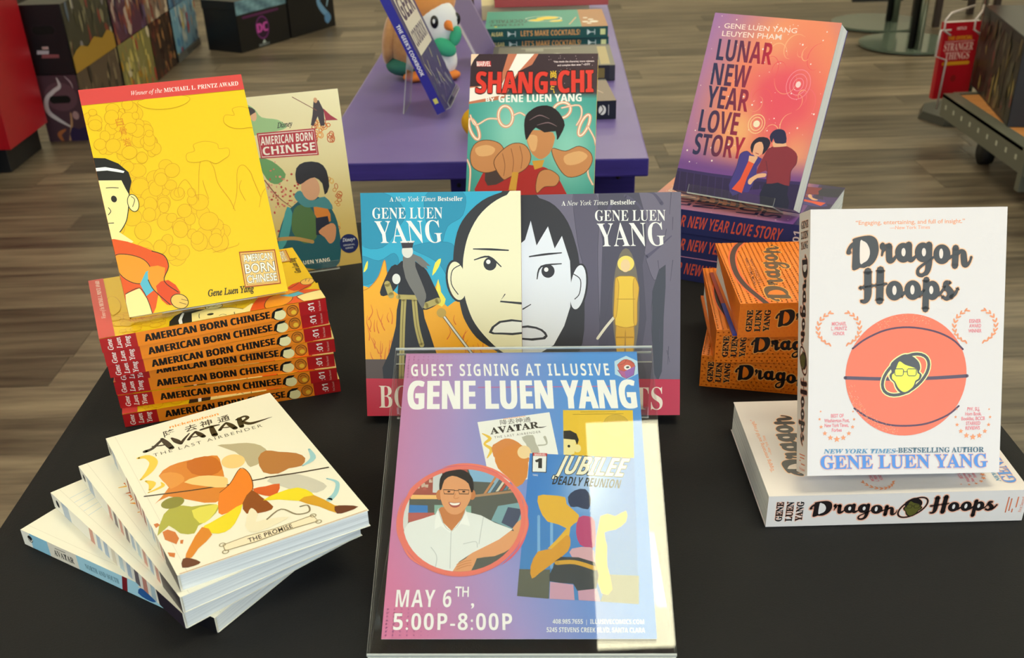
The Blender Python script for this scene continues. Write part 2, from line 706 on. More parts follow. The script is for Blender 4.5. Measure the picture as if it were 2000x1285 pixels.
def script_word(A, word, f, fill, bg, outline=None, ow=14):
    S = SCRIPT[word]
    k = f.scale
    passes = ([(outline, ow)] if outline else []) + [(fill, 0)]
    for colr, ex in passes:
        for P in S['polys']:
            q = [f(p) for p in catmull(P, True, 3)]
            A.poly(q, colr)
            if ex:
                A.line(q, 2 * ex * k, colr, sm=0, closed=True, same=True)
        A.up()
        for P, w in S['strokes']:
            A.line([f(p) for p in P], [(x + 2 * ex) * k for x in w], colr, sm=4, same=True)
        for cx, cy, rx, ry in S['discs']:
            q = [f((cx + (rx + ex) * math.cos(t / 14 * math.pi), cy + (ry + ex) * math.sin(t / 14 * math.pi))) for t in range(28)]
            A.poly(q, colr)
    for P in S['holes']:
        A.poly([f(p) for p in catmull(P, True, 3)], bg)
    for cx, cy, rx, ry in S['hdiscs']:
        A.poly([f((cx + rx * math.cos(t / 10 * math.pi), cy + ry * math.sin(t / 10 * math.pi))) for t in range(20)], bg)


def emblem(A, f, face='f2f45a', dark='56565c', halo='f6f0a8'):
    """round head with spectacles inside a tilted hoop"""
    k = f.scale

    def E(cx, cy, rx, ry, rot=0, n=30):
        r = math.radians(rot)
        return [f((cx + rx * math.cos(t) * math.cos(r) - ry * math.sin(t) * math.sin(r), cy + rx * math.cos(t) * math.sin(r) + ry * math.sin(t) * math.cos(r))) for t in [2 * math.pi * i / n for i in range(n)]]
    hoop = E(880, 690, 520, 300, -38)
    head = [f(p) for p in catmull([(610, 480), (720, 380), (870, 310), (1010, 350), (1120, 450), (1150, 560), (1130, 640), (1180, 700), (1150, 780), (1080, 830), (1040, 930), (960, 1020), (870, 1050), (770, 1020), (700, 930), (670, 840), (600, 770), (580, 700), (620, 640), (600, 560)], True, 4)]
    A.line(hoop, 96 * k, halo, sm=0, closed=True)
    A.line(head, 70 * k, halo, sm=0, closed=True)
    A.line(hoop, 58 * k, dark, sm=0, closed=True)
    A.poly(head, dark)
    A.line(head, 24 * k, dark, sm=0, closed=True)
    A.poly([f(p) for p in catmull([(620, 690), (650, 670), (700, 560), (760, 435), (870, 500), (1040, 555), (1100, 600), (1110, 660), (1150, 690), (1130, 770), (1070, 810), (1020, 930), (870, 1030), (750, 960), (680, 830), (620, 770)], True, 3)], face)
    for x0, x1 in ((665, 840), (910, 1090)):
        A.line([f(p) for p in ((x0, 600), (x0 + 20, 580), (x1 - 20, 580), (x1, 600), (x1 - 5, 690), (x1 - 30, 715), (x0 + 35, 715), (x0 + 8, 690))], 16 * k, dark, sm=0, closed=True)
    A.line([f((840, 635)), f((910, 635))], 16 * k, dark, sm=0)


# ------------------------------------------------------------------ books
def book_meshes(w, h, t, cover_col, hard=False, spine_w=None):
    """cover (front, spine, back), page block; spine along x=0, front cover on top (z=t)"""
    c = 0.0028 if hard else 0.0005
    ins = 0.003 if hard else 0.0008
    bm = bmesh.new()
    # wrap-round cover: outer and inner outline of a 'U', the spine a little round
    n = 4
    outer = [(w, 0.0), (0.0016, 0.0)] + [(0.0016 * (1 - math.sin(a)) if 0 else 0.0016 - 0.0016 * math.sin(a), 0.0016 - 0.0016 * math.cos(a)) for a in [math.pi / 2 * k / n for k in range(1, n + 1)]]
    outer += [(0.0016 - 0.0016 * math.cos(a), t - 0.0016 + 0.0016 * math.sin(a)) for a in [math.pi / 2 * k / n for k in range(0, n + 1)]] + [(w, t)]
    inner = [(w, t - c), (c + 0.001, t - c), (c, t - c - 0.001), (c, c + 0.001), (c + 0.001, c), (w, c)]
    prof = outer + inner
    rings = [[bm.verts.new((x, y, z)) for x, z in prof] for y in (0.0, h)]
    m_ = len(prof)
    for i in range(m_):
        bm.faces.new((rings[0][i], rings[0][(i + 1) % m_], rings[1][(i + 1) % m_], rings[1][i]))
    no, ni = len(outer), len(inner)
    for r in rings:
        bm.faces.new(r)
    bmesh.ops.triangulate(bm, faces=[f for f in bm.faces if len(f.verts) > 4])
    bmesh.ops.recalc_face_normals(bm, faces=bm.faces)
    cm = bpy.data.meshes.new('cover')
    bm.to_mesh(cm)
    bm.free()
    cm.materials.append(card(cover_col))
    bm = bmesh.new()
    add_box(bm, c, ins, c, w - ins, h - ins, t - c)
    pm = bpy.data.meshes.new('page_block')
    bmesh.ops.recalc_face_normals(bm, faces=bm.faces)
    bm.to_mesh(pm)
    bm.free()
    pm.materials.append(M_PAGE)
    return cm, pm


class BookKind:
    def __init__(s, w, h, t, cover_col, front=None, spine=None, hard=False, m=None):
        s.w, s.h, s.t = w, h, t
        s.cm, s.pm = book_meshes(w, h, t, cover_col, hard)
        s.fm = front.mesh('front_print') if front else None
        s.sm = spine.mesh('spine_print') if spine else None
        for x in (s.fm, s.sm):
            if x:
                x.materials.append(m or M_PRINT)

    def make(s, M, label, group=None, front=True, name='paperback_book'):
        root = empty(name, M, label, 'book', group)
        link('cover', s.cm, root)
        link('page_block', s.pm, root)
        if s.fm and front:
            link('front_print', s.fm, root, Matrix.Translation((0, 0, s.t)))
        if s.sm:
            # spine print: local x runs head to foot, local y back to front, facing out of the spine
            link('spine_print', s.sm, root, Matrix(((0, 0, -1, 0), (-1, 0, 0, s.h), (0, 1, 0, 0), (0, 0, 0, 1))))
        return root

# =================================================================== printed faces
def hom(c):
    def f(p, y=None):
        x, y = (p, y) if y is not None else (p[0], p[1])
        d = c[6] * x + c[7] * y + 1
        return ((c[0] * x + c[1] * y + c[2]) / d, (c[3] * x + c[4] * y + c[5]) / d)
    return f


P5 = hom([0.10048311,-0.052285222,39.474114,-0.064115116,-0.18754737,271.02137,6.5818386e-06,0.00021037922])
PD = hom([0.18232677,0.0023622523,-17.945001,-0.0033853692,-0.18316473,222.41574,-3.4993801e-06,-2.2039017e-05])
G7 = hom([0.16581292,0.006691711,-28.160307,0.00204511,-0.16712179,270.16091,1.1038031e-05,9.2474463e-06])
S2 = hom([0.092829481,0.0081262696,-3.6196724,-8.345791e-05,-0.099521679,177.24448,3.6305417e-06,7.2376784e-05])
S3 = hom([0.11230246,0.0098309292,89.784272,-0.000100965,-0.12039849,176.51313,4.3921258e-06,8.7559368e-05])


# ------------------------------------------------------------------ yellow graphic novel
def art_yellow():
    A = Art(153.1, 217.6, 'f4ca0a', dz=.0015)
    rk = 'd6960a'
    rr = random.Random(3)
    for i in range(150):                                     # faint outline boulders heaped down a slope
        v = rr.random()
        y = 200 - 150 * v
        xr = 52 + 62 * v ** 1.2
        x = rr.uniform(4, xr)
        r = rr.uniform(4, 9.5) * (0.75 + .4 * v)
        A.ell(x, y, r, r * .86, 'f0c208', n=16, rot=rr.uniform(0, 90))
        A.ring(x, y, r, r * .86, .38, rk, n=16, rot=rr.uniform(0, 90))
    for P in ([(69.6,106.8),(70.0,114.7),(76.7,121.8),(81.0,119.2),(86.9,101.5)], [(86.7,100.5),(95.2,135.4),(102.9,139.4),(107.7,129.8),(108.4,114.6),(115.8,98.5),(119.0,85.9)],
              [(117.5,88.1),(124.4,103.4),(129.5,125.0),(136.4,129.2),(141.7,121.4),(143.0,113.1),(146.4,96.3)], [(142.8,86.2),(147.8,98.2),(152.7,103.7)], [(94.7,119.4),(94.9,113.4),(96.6,101.1)], [(131.2,114.6),(127.6,107.0),(130.9,94.4)]):
        A.line(P, .4, rk)
    for P in ([(84.5,139.7),(85.3,146.6),(93.2,148.6),(93.5,154.6),(104.7,156.6),(115.6,152.9),(116.5,147.8),(125.3,147.3),(124.9,140.7),(119.2,137.4),(110.5,133.9),(102.6,138.1),(92.7,137.3)],
              [(126.8,172.7),(129.3,179.5),(138.0,178.5),(137.4,184.6),(144.7,186.2),(152.2,184.0),(164.5,175.6),(162.0,163.6),(150.1,165.0),(142.1,164.9),(132.6,167.0)],
              [(51.9,201.8),(55.3,195.6),(66.0,192.4),(81.2,191.8),(95.4,195.2),(98.6,200.8),(80.1,204.7)]):
        A.poly(P, 'f4ca0a', 3)
        A.line(P, .4, rk, closed=True)
    A.line([(89.3,48.9),(103.5,50.7),(113.8,52.2),(115.8,54.3)], .4, rk)
    for i, P in enumerate([(30.6,183.6),(32.0,174.7),(33.1,163.8)]):
        A.text('白骨岩'[i], [(P[0] - 3.4, P[1] - 3), (P[0] + 3.4, P[1] - 2.4), (P[0] - 3.6, P[1] + 3)], 'e08a12', 'r')
    # plain stand-in figure leaning in from the left: head, hair, ear, orange jacket
    A.poly([(-14.0,149.2),(22.0,136.8),(26.8,128.4),(23.7,113.1),(19.3,98.0),(15.5,88.8),(7.0,79.8),(-0.7,78.4),(-28.5,81.6)], 'fdea9e', 2)
    A.line([(27.0,128.4),(24.0,113.1),(19.7,98.0),(15.5,88.8),(7.0,79.8),(-1.3,78.1)], .8, '201c14')
    A.ell(*[(26.4,106.5)][0], 5.4, 8.6, '201c14')
    A.ell(*[(26.4,106.5)][0], 4.7, 7.9, 'fdea9e')
    A.line([(25.9,112.8),(28.3,109.5),(25.1,103.1)], .6, '201c14')
    A.poly([(-13.6,151.1),(0.1,153.2),(10.4,151.6),(21.0,145.2),(28.4,136.0),(29.3,127.1),(24.2,115.4),(22.4,121.1),(20.4,129.2),(-17.3,133.8)], '12100e')
    A.poly([(-0.5,143.6),(8.6,143.4),(19.0,140.1),(25.0,137.4),(23.7,135.8),(9.7,140.0),(-0.3,140.5)], 'f6f6f2')
    A.line([(5.3,123.8),(10.3,123.5),(16.1,122.4)], .7, '201c14')
    A.ell(*[(10.0,112.6)][0], 2.6, 3.2, '201c14')
    A.line([(3.4,105.2),(4.8,101.6),(1.9,98.5)], .7, '201c14')
    A.line([(-0.3,90.7),(5.0,90.3)], .7, '201c14')
    A.poly([(-1.6,78.5),(8.2,81.0),(18.9,70.2),(12.8,67.6),(-2.6,73.8)], 'fdea9e')
    A.poly([(-5.9,75.9),(13.5,71.0),(33.6,59.4),(43.6,52.9),(45.4,41.7),(41.8,35.3),(29.8,15.4),(20.2,-2.8),(-2.4,-2.8),(0.0,34.2),(-0.1,59.7)], 'e8560f', 2)
    A.poly([(-1.2,58.9),(10.9,59.0),(24.4,52.0),(28.8,41.4),(23.6,30.3),(10.6,31.5),(0.2,42.0)], 'f39a1c', 2)
    A.line([(-1.2,58.9),(10.9,59.0),(24.4,52.0),(28.8,41.4),(23.6,30.3),(10.6,31.5),(0.2,42.0)], .7, '201c14', closed=True)
    A.poly([(28.8,41.4),(23.8,40.2),(16.2,29.6),(19.2,17.2),(27.4,21.8)], '58b9cf')
    A.poly([(1.2,22.2),(15.0,25.8),(19.9,13.1),(21.6,-5.1),(-2.8,-4.7)], 'fbe69a')
    A.line([(1.2,22.2),(15.0,25.8),(19.9,13.1),(21.6,-5.1)], .7, '201c14')
    A.poly([(28.5,44.4),(42.1,41.2),(37.9,28.0),(47.3,16.5),(39.2,5.8),(27.4,21.8),(24.3,32.2)], 'f39a1c', 2)
    A.poly([(30.1,25.3),(42.4,29.2),(51.0,15.8),(40.9,4.6),(32.7,10.9)], 'e4480f', 2)
    A.line([(33.5,58.9),(43.6,52.9),(45.4,41.7),(38.5,28.9),(49.1,16.2)], .8, '201c14')
    A.line([(24.3,32.2),(27.4,21.8),(39.2,5.5)], .8, '201c14')
    A.ell(*[(48.4,7.3)][0], 8.6, 7.2, '201c14', rot=-30)
    A.ell(*[(48.4,7.3)][0], 7.9, 6.5, 'f7c25a', rot=-30)
    A.line([(50.5,8.9),(56.3,6.5)], .5, '201c14')
    A.line([(48.0,6.3),(54.1,3.3)], .5, '201c14')
    # title panel
    A.poly([(113.9,45.7),(149.1,42.9),(147.7,8.4),(112.3,10.1)], 'a8441c')
    A.poly([(114.7,44.5),(148.0,41.9),(146.8,9.5),(113.1,11.2)], 'e9b95e')
    A.poly([(115.7,42.8),(146.8,40.6),(145.6,10.8),(114.7,12.2)], '8a3414')
    A.poly([(116.0,42.3),(146.3,40.3),(145.3,11.2),(115.2,12.5)], 'efc878')
    for w, P in (('AMERICAN', [(116.7,35.1),(144.4,33.6),(117.1,41.9)]), ('BORN', [(116.0,23.8),(144.8,22.2),(116.7,32.6)]), ('CHINESE', [(115.5,14.1),(144.7,12.4),(116.3,21.3)])):
        A.text(w, P, 'fbf6e6', 'r', .015, (.05, '3c2413'))
    A.text('Gene Luen Yang', [(76.0,7.4),(120.0,5.1),(76.7,13.6)], '2c2210', 'si', .025)
    # red band
    A.poly([(-2.7,218.8),(155.8,219.0),(154.2,202.6),(-2.4,203.0)], 'dc4640')
    A.text([('Winner of the ', 'si'), ('M', 'se'), ('ICHAEL ', 'se'), ('L. P', 'se'), ('RINTZ ', 'se'), ('A', 'se'), ('WARD', 'se')], [(46.2,207.7),(148.2,207.1),(46.7,211.7)], 'fbe9e0', 'si')
    return A


def art_yellow_spine():
    A = Art(217.6, 14.5, 'f58a1c')
    A.poly([(0, 0), (33, 0), (33, 15), (0, 15)], 'b3191c')
    A.poly([(190, 0), (217.6, 0), (217.6, 15), (190, 15)], 'b3191c')
    A.text('AMERICAN BORN CHINESE', [(40, 3.6), (160, 3.6), (40, 11)], '17100c', 'r', .08)
    for i, w in enumerate(('Gene', 'Luen', 'Yang')):
        u = 10.5 + 8 * i
        A.text(w, [(u, 1.6), (u, 12.8), (u - 4.6, 1.6)], 'f4ebe2', 'si', .02)
    A.ell(169, 6, 7, 6, '201c14')
    A.ell(170, 5.5, 6.2, 5.4, 'f7ecb0')
    A.poly([(161, 3), (163, 9), (168, 12.5), (175, 12.4), (172, 10), (166, 9.5), (164, 3)], '15120f')
    A.ell(183, 7.2, 6, 6.2, '201c14')
    A.ell(183, 7.2, 5.4, 5.6, 'd27a1e')
    A.ell(184, 5.5, 2.6, 2.4, 'f5c13a')
    A.line([(180, 9.5), (183, 11), (186, 9)], .5, '201c14')
    A.text(':01', [(205, 2.6), (205, 11.8), (199, 2.6)], 'f4ebe2', 'r', .03)
    A.text('First Second', [(211.5, 2), (211.5, 12.5), (209.4, 2)], 'e8b8a8', 'r')
    return A


# ------------------------------------------------------------------ television edition
def art_tv():
    A = Art(152, 215)
    a, b, c = rgb('f2e7bb'), rgb('e6d597'), rgb('d9b965')
    A.grid([(0, 0), (152, 0), (152, 215), (0, 215)], 8, 12, lambda u, v: lerp3(lerp3(c, b, v * 1.6), a, v * 1.3 - .3))
    rr = random.Random(5)
    A.poly([(38.4,205.2),(48.5,200.7),(55.3,190.6),(74.2,185.8),(83.0,175.9),(62.1,172.1),(37.8,173.4)], '9fc58a', 3)
    A.poly([(42.4,143.0),(59.0,138.7),(73.2,121.2),(61.9,110.7),(49.4,117.9)], '6aa05e', 3)
    A.ell(*[(45.7,193.9)][0], 4, 7, 'e7b58c')
    A.poly([(38.0,202.9),(46.3,202.1),(49.1,197.1),(42.6,194.2),(34.2,180.9)], '3a2a20', 2)
    for i in range(26):                                       # swirling orange cloud
        x, y = [(126.7,166.5)][0]
        x += rr.uniform(-11, 11)
        y += rr.uniform(-13, 13)
        A.ring(x, y, rr.uniform(2, 4), rr.uniform(2, 4), 1.1, rr.choice(['e89a3c', 'd9772a', 'f2bf6a', 'c8602a']), n=12)
    for i in range(14):
        x, y = [(130.8,76.7)][0]
        A.ring(x + rr.uniform(-7, 7), y + rr.uniform(-34, 34), rr.uniform(1.5, 3.5), rr.uniform(1.5, 3.5), .8, rr.choice(['e8b95c', 'd98d3a', 'c8602a']), n=10)
    A.poly([(130.8,193.8),(139.1,184.6),(147.3,178.4),(131.9,179.3)], 'a92b3a')
    A.poly([(120.4,203.2),(126.8,203.7),(131.2,191.4),(129.8,173.5),(124.7,173.5),(122.7,185.0),(116.0,174.4),(112.9,175.7),(116.9,188.0)], '3d2a2a')
    A.ell(*[(122.8,203.9)][0], 2.4, 3.2, 'd9a070')
    A.line([(95.4,210.3),(122.5,192.2)], .8, '8a4a30')
    A.text('Disney', [(71.7,176.3),(90.1,177.0),(72.4,182.4)], '2a2620', 'si', .02)
    A.poly([(46.3,173.0),(117.4,171.6),(117.3,139.5),(46.4,143.0)], 'b8202c')
    A.line([(48.1,170.9),(115.5,169.6),(115.5,141.4),(48.2,144.7)], 1.0, 'f5e8dc', sm=0, closed=True)
    A.text('AMERICAN BORN', [(49.2,158.4),(112.7,158.0),(49.9,168.1)], 'faf3ea', 'r', .03)
    A.text('CHINESE', [(49.9,146.5),(113.9,145.7),(50.3,156.1)], 'faf3ea', 'r', .045)
    for i in range(70):                                       # blossom
        x, y = [(60.3,100.5)][0]
        A.ell(x + rr.gauss(0, 14), y + rr.gauss(0, 17), rr.uniform(.7, 1.8), rr.uniform(.7, 1.8), rr.choice(['c5503f', 'd97a64', 'e7a088', 'b3402f']), n=7)
    A.line([(46.7,116.9),(59.5,95.7),(76.9,78.5)], [1.4, 1, .6], '9a5a48')
    # plain figure in a teal hooded top with a telephone
    A.poly([(49.0,39.2),(62.9,70.3),(77.7,83.4),(94.3,91.4),(114.1,86.4),(126.4,64.6),(129.1,38.5),(127.8,20.6),(118.1,-0.3),(80.6,3.8),(54.0,30.9)], '21606e', 3)
    A.poly([(50.0,37.8),(61.1,65.5),(68.6,82.1),(73.7,73.9),(65.6,47.1),(54.0,30.9)], '4aa6ad', 2)
    A.poly([(76.9,78.5),(92.7,81.5),(101.8,65.2),(99.2,40.0),(82.8,34.6),(70.1,51.6)], '567a48', 3)
    A.poly([(101.2,77.9),(117.7,75.9),(120.1,57.7),(104.8,59.7)], 'e08a36', 2)
    A.poly([(79.3,93.2),(87.9,99.6),(98.5,85.8),(117.0,88.6),(124.9,72.4),(105.0,77.5),(89.9,79.4)], '4a8f98', 3)
    A.ell(*[(100.9,101.1)][0], 11.5, 15, 'dfa984')
    A.poly([(84.4,112.5),(87.2,126.9),(98.2,133.0),(115.6,130.6),(123.8,120.2),(124.4,100.2),(117.4,91.0),(116.4,104.9),(107.9,113.4),(97.3,110.9),(89.1,107.0)], '231f22', 2)
    A.poly([(101.6,64.0),(117.2,64.5),(118.3,49.0),(115.0,40.5),(99.2,43.1)], '232a3e', 1)
    A.poly([(102.9,47.2),(119.8,55.2),(125.4,49.3),(121.9,34.3),(114.7,30.2),(109.5,38.6)], 'd9996e', 3)
    A.line([(51.0,44.0),(71.2,42.6),(93.3,35.2)], 4.5, 'c29a5a')
    A.ell(*[(139.3,26.8)][0], 12, 12, '1d2c66')
    A.text('Disney+', [(131.3,30.0),(147.6,29.5),(131.4,34.3)], 'dfe6f5', 'si', .02)
    A.text('ORIGINAL', [(131.5,24.2),(146.3,24.0),(131.5,26.3)], 'dfe6f5', 'r')
    A.text('SERIES', [(133.6,20.3),(143.7,20.2),(133.6,22.3)], 'dfe6f5', 'r')
    A.text('GENE LUEN YANG', [(54.3,9.0),(111.9,7.9),(54.0,13.6)], 'f7f0e2', 'r', .03)
    return A


# ------------------------------------------------------------------ the two split-face books
def face_title(A, S, top, g1, g2):
    A.text([('A ', 'se'), ('New York Times', 'si'), (' Bestseller', 'se')], top, 'f3f1ea', 'se')
    A.text('GENE LUEN', g1, 'f6f4ee', 'se', -.005)
    A.text('YANG', g2, 'f6f4ee', 'se', -.005)


def art_left_face():
    A = Art(154.3, 216.1, '2fa9cb')
    dk = '1d7d9c'
    for P in ([(-0.5,217.1),(29.0,213.1),(43.3,196.7),(35.5,182.4),(20.1,164.4),(-2.1,170.1)], [(65.9,216.2),(99.0,215.7),(98.6,194.2),(83.7,183.6),(75.9,163.7),(66.9,178.4),(61.8,196.5)],
              [(-2.6,155.5),(16.0,151.7),(31.1,158.8),(34.5,147.8),(15.4,133.3),(-3.4,129.8)], [(48.0,164.1),(72.3,169.2),(90.7,163.5),(86.4,132.6),(75.5,147.3),(64.5,154.8)]):
        A.poly(P, '2491b3', 3)
        A.line(P, .45, dk, closed=True)
    A.poly([(-3.7,122.5),(5.8,126.0),(15.5,137.0),(21.6,152.5),(24.0,138.7),(30.1,122.1),(59.7,107.0),(73.3,132.7),(76.7,116.1),(82.1,106.8),(97.2,114.1),(119.1,84.2),(126.2,54.3),(-5.9,55.3)], 'fbb01c', 2)
    A.line([(-3.3,122.5),(5.8,126.0),(15.5,137.0),(21.6,152.5),(24.0,138.7),(28.3,125.8)], .7, 'c77712')
    for P in ([(67.8,136.8),(70.9,149.2),(76.6,153.2),(74.5,145.5)], [(0.7,140.8),(2.8,148.1),(5.3,151.8),(4.6,144.5)], [(67.3,114.4),(71.3,123.5),(73.7,133.6),(75.7,121.6),(80.4,114.2),(76.5,106.9)]):
        A.poly(P, 'f7e54e', 2)
    rr = random.Random(9)
    for i in range(34):                                       # thin branching twigs in the fire
        x, y = rr.choice([rr.uniform(4, 30), rr.uniform(70, 118)]), rr.uniform(54, 96)
        d = rr.uniform(-.6, .6)
        l = rr.uniform(7, 16)
        A.line([(x, y), (x + d * l * .5, y + l * .5), (x + d * l * .6 + rr.uniform(-3, 3), y + l)], [1.0, .7, .3], 'e2701a')
    A.poly([(-5.9,56.3),(126.2,55.3),(127.8,33.6),(-6.6,34.5)], '5a4a44')
    # dark oval mass and the plain pale half oval
    A.poly([(155.9,218.5),(135.7,214.8),(117.3,207.4),(101.4,193.3),(92.8,178.0),(88.7,156.3),(89.5,141.7),(94.8,106.7),(99.6,91.8),(109.6,76.9),(122.6,67.4),(139.4,58.0),(154.3,56.9)], '2b2a2c', 3)
    A.ell(*[(91.6,131.6)][0], 10.5, 20.5, '2b2a2c', rot=8)
    A.ell(*[(91.9,131.6)][0], 8.8, 18.6, 'f4ecc6', rot=8)
    A.line([(95.9,147.1),(87.5,141.7),(86.3,128.9),(92.6,118.7)], .9, '2b2a2c')
    A.poly([(155.8,215.6),(141.2,212.4),(126.4,204.6),(113.3,192.2),(103.8,175.2),(99.1,158.0),(97.7,143.4),(98.4,121.4),(102.3,104.8),(108.9,89.9),(121.8,74.0),(137.5,60.8),(154.3,56.9)], 'f4ecc6', 3)
    A.line([(108.2,161.9),(124.9,161.3),(142.0,160.2)], [1, 2, 1.2], '2b2a2c')
    A.ell(*[(124.1,147.5)][0], 6.3, 6.3, '2b2a2c')
    A.ell(*[(122.5,149.5)][0], 2.1, 2.1, 'f6f4ee')
    A.line([(109.0,151.5),(122.9,154.4),(134.8,144.8)], [1, 1.8, 1], '2b2a2c')
    A.line([(138.2,118.3),(133.5,111.5),(153.9,109.4)], [1, 1.6, 2.2], '2b2a2c', sm=0)
    A.poly([(121.9,81.4),(132.3,92.5),(154.7,92.8),(154.6,79.8),(134.0,79.5)], '2b2a2c', 2)
    A.poly([(125.1,82.3),(133.8,90.8),(154.7,91.2),(154.6,81.7),(134.0,81.3)], 'f4f3ec', 2)
    # plain robed figure with a long grey beard
    for P in ([(35.2,116.5),(54.7,116.3),(59.4,95.9),(68.2,67.9),(72.2,35.9),(17.2,36.3),(23.7,62.6),(31.0,88.7)], [(33.6,146.9),(44.0,152.3),(56.9,146.6),(60.0,121.8),(54.6,114.5),(35.1,114.7),(34.4,129.4)],
              [(34.9,146.9),(28.0,146.0),(21.0,133.3),(16.2,121.3),(19.6,117.6),(29.2,122.1),(36.0,133.1)], [(55.0,146.6),(62.4,142.0),(68.6,129.1),(75.2,114.3),(72.8,109.7),(61.9,104.2),(55.9,107.1),(54.9,125.5)]):
        A.poly(P, '201e22', 2)
    for P in ([(39.6,114.6),(37.6,88.7),(34.9,37.1)], [(49.6,114.5),(51.7,88.6),(56.0,69.9)]):
        A.line(P, 5, 'b9a860')
        A.line(P, .6, '6a5c2c')
    A.line([(34.1,116.9),(54.3,116.0)], 4.5, 'b9a860')
    A.line([(23.7,129.5),(27.2,118.4)], 6, 'b9a860')
    A.line([(60.6,108.0),(72.9,112.8)], 6, 'b9a860')
    A.ell(*[(32.7,134.1)][0], 4, 5, 'e8e6e0')
    A.poly([(39.6,155.4),(50.6,156.4),(51.6,145.8),(56.5,132.9),(61.4,119.0),(60.2,112.6),(57.4,105.2),(49.7,120.1),(41.7,134.9)], '76736e', 2)
    A.poly([(48.8,158.2),(57.1,154.8),(66.5,146.0),(62.1,146.6),(63.9,142.9),(57.8,145.7),(51.4,151.3)], '76736e', 1)
    A.ell(*[(44.2,160.5)][0], 5.4, 6.4, 'e4e0d6')
    A.poly([(38.1,169.6),(50.8,169.8),(49.1,163.7),(39.4,163.4)], '3a3236')
    A.line([(38.1,169.6),(50.8,169.8)], 1.2, 'e4e0d6', sm=0)
    A.line([(76.0,101.0),(89.1,82.6),(105.6,60.5)], 3.0, '2b2a2c')
    A.line([(76.0,101.0),(89.1,82.6),(105.6,60.5)], 1.9, 'e6e2d8')
    A.ell(*[(76.0,101.0)][0], 4.6, 4.6, 'c4a24a')
    A.poly([(-10.3,37.6),(157.9,34.6),(157.5,-4.4),(-11.7,-3.6)], 'c81e3a')
    A.text('BOXERS', [(12.2,8.2),(102.8,6.1),(12.3,30.2)], 'fbe9da', 'se', -.005)
    face_title(A, 'E', [(28.2,207.7),(98.5,207.5),(28.4,212.0)], [(11.1,191.7),(79.0,191.2),(11.2,202.0)], [(14.6,168.5),(79.1,168.4),(12.7,189.5)])
    return A


def art_left_face_spine():
    A = Art(216.1, 20, '2b93b2')
    A.poly([(0, 0), (216.1, 0), (216.1, 20), (0, 20)], 'c22436')
    A.text('BOXERS', [(60, 6), (130, 6), (60, 15)], 'fbe9da', 'se')
    return A


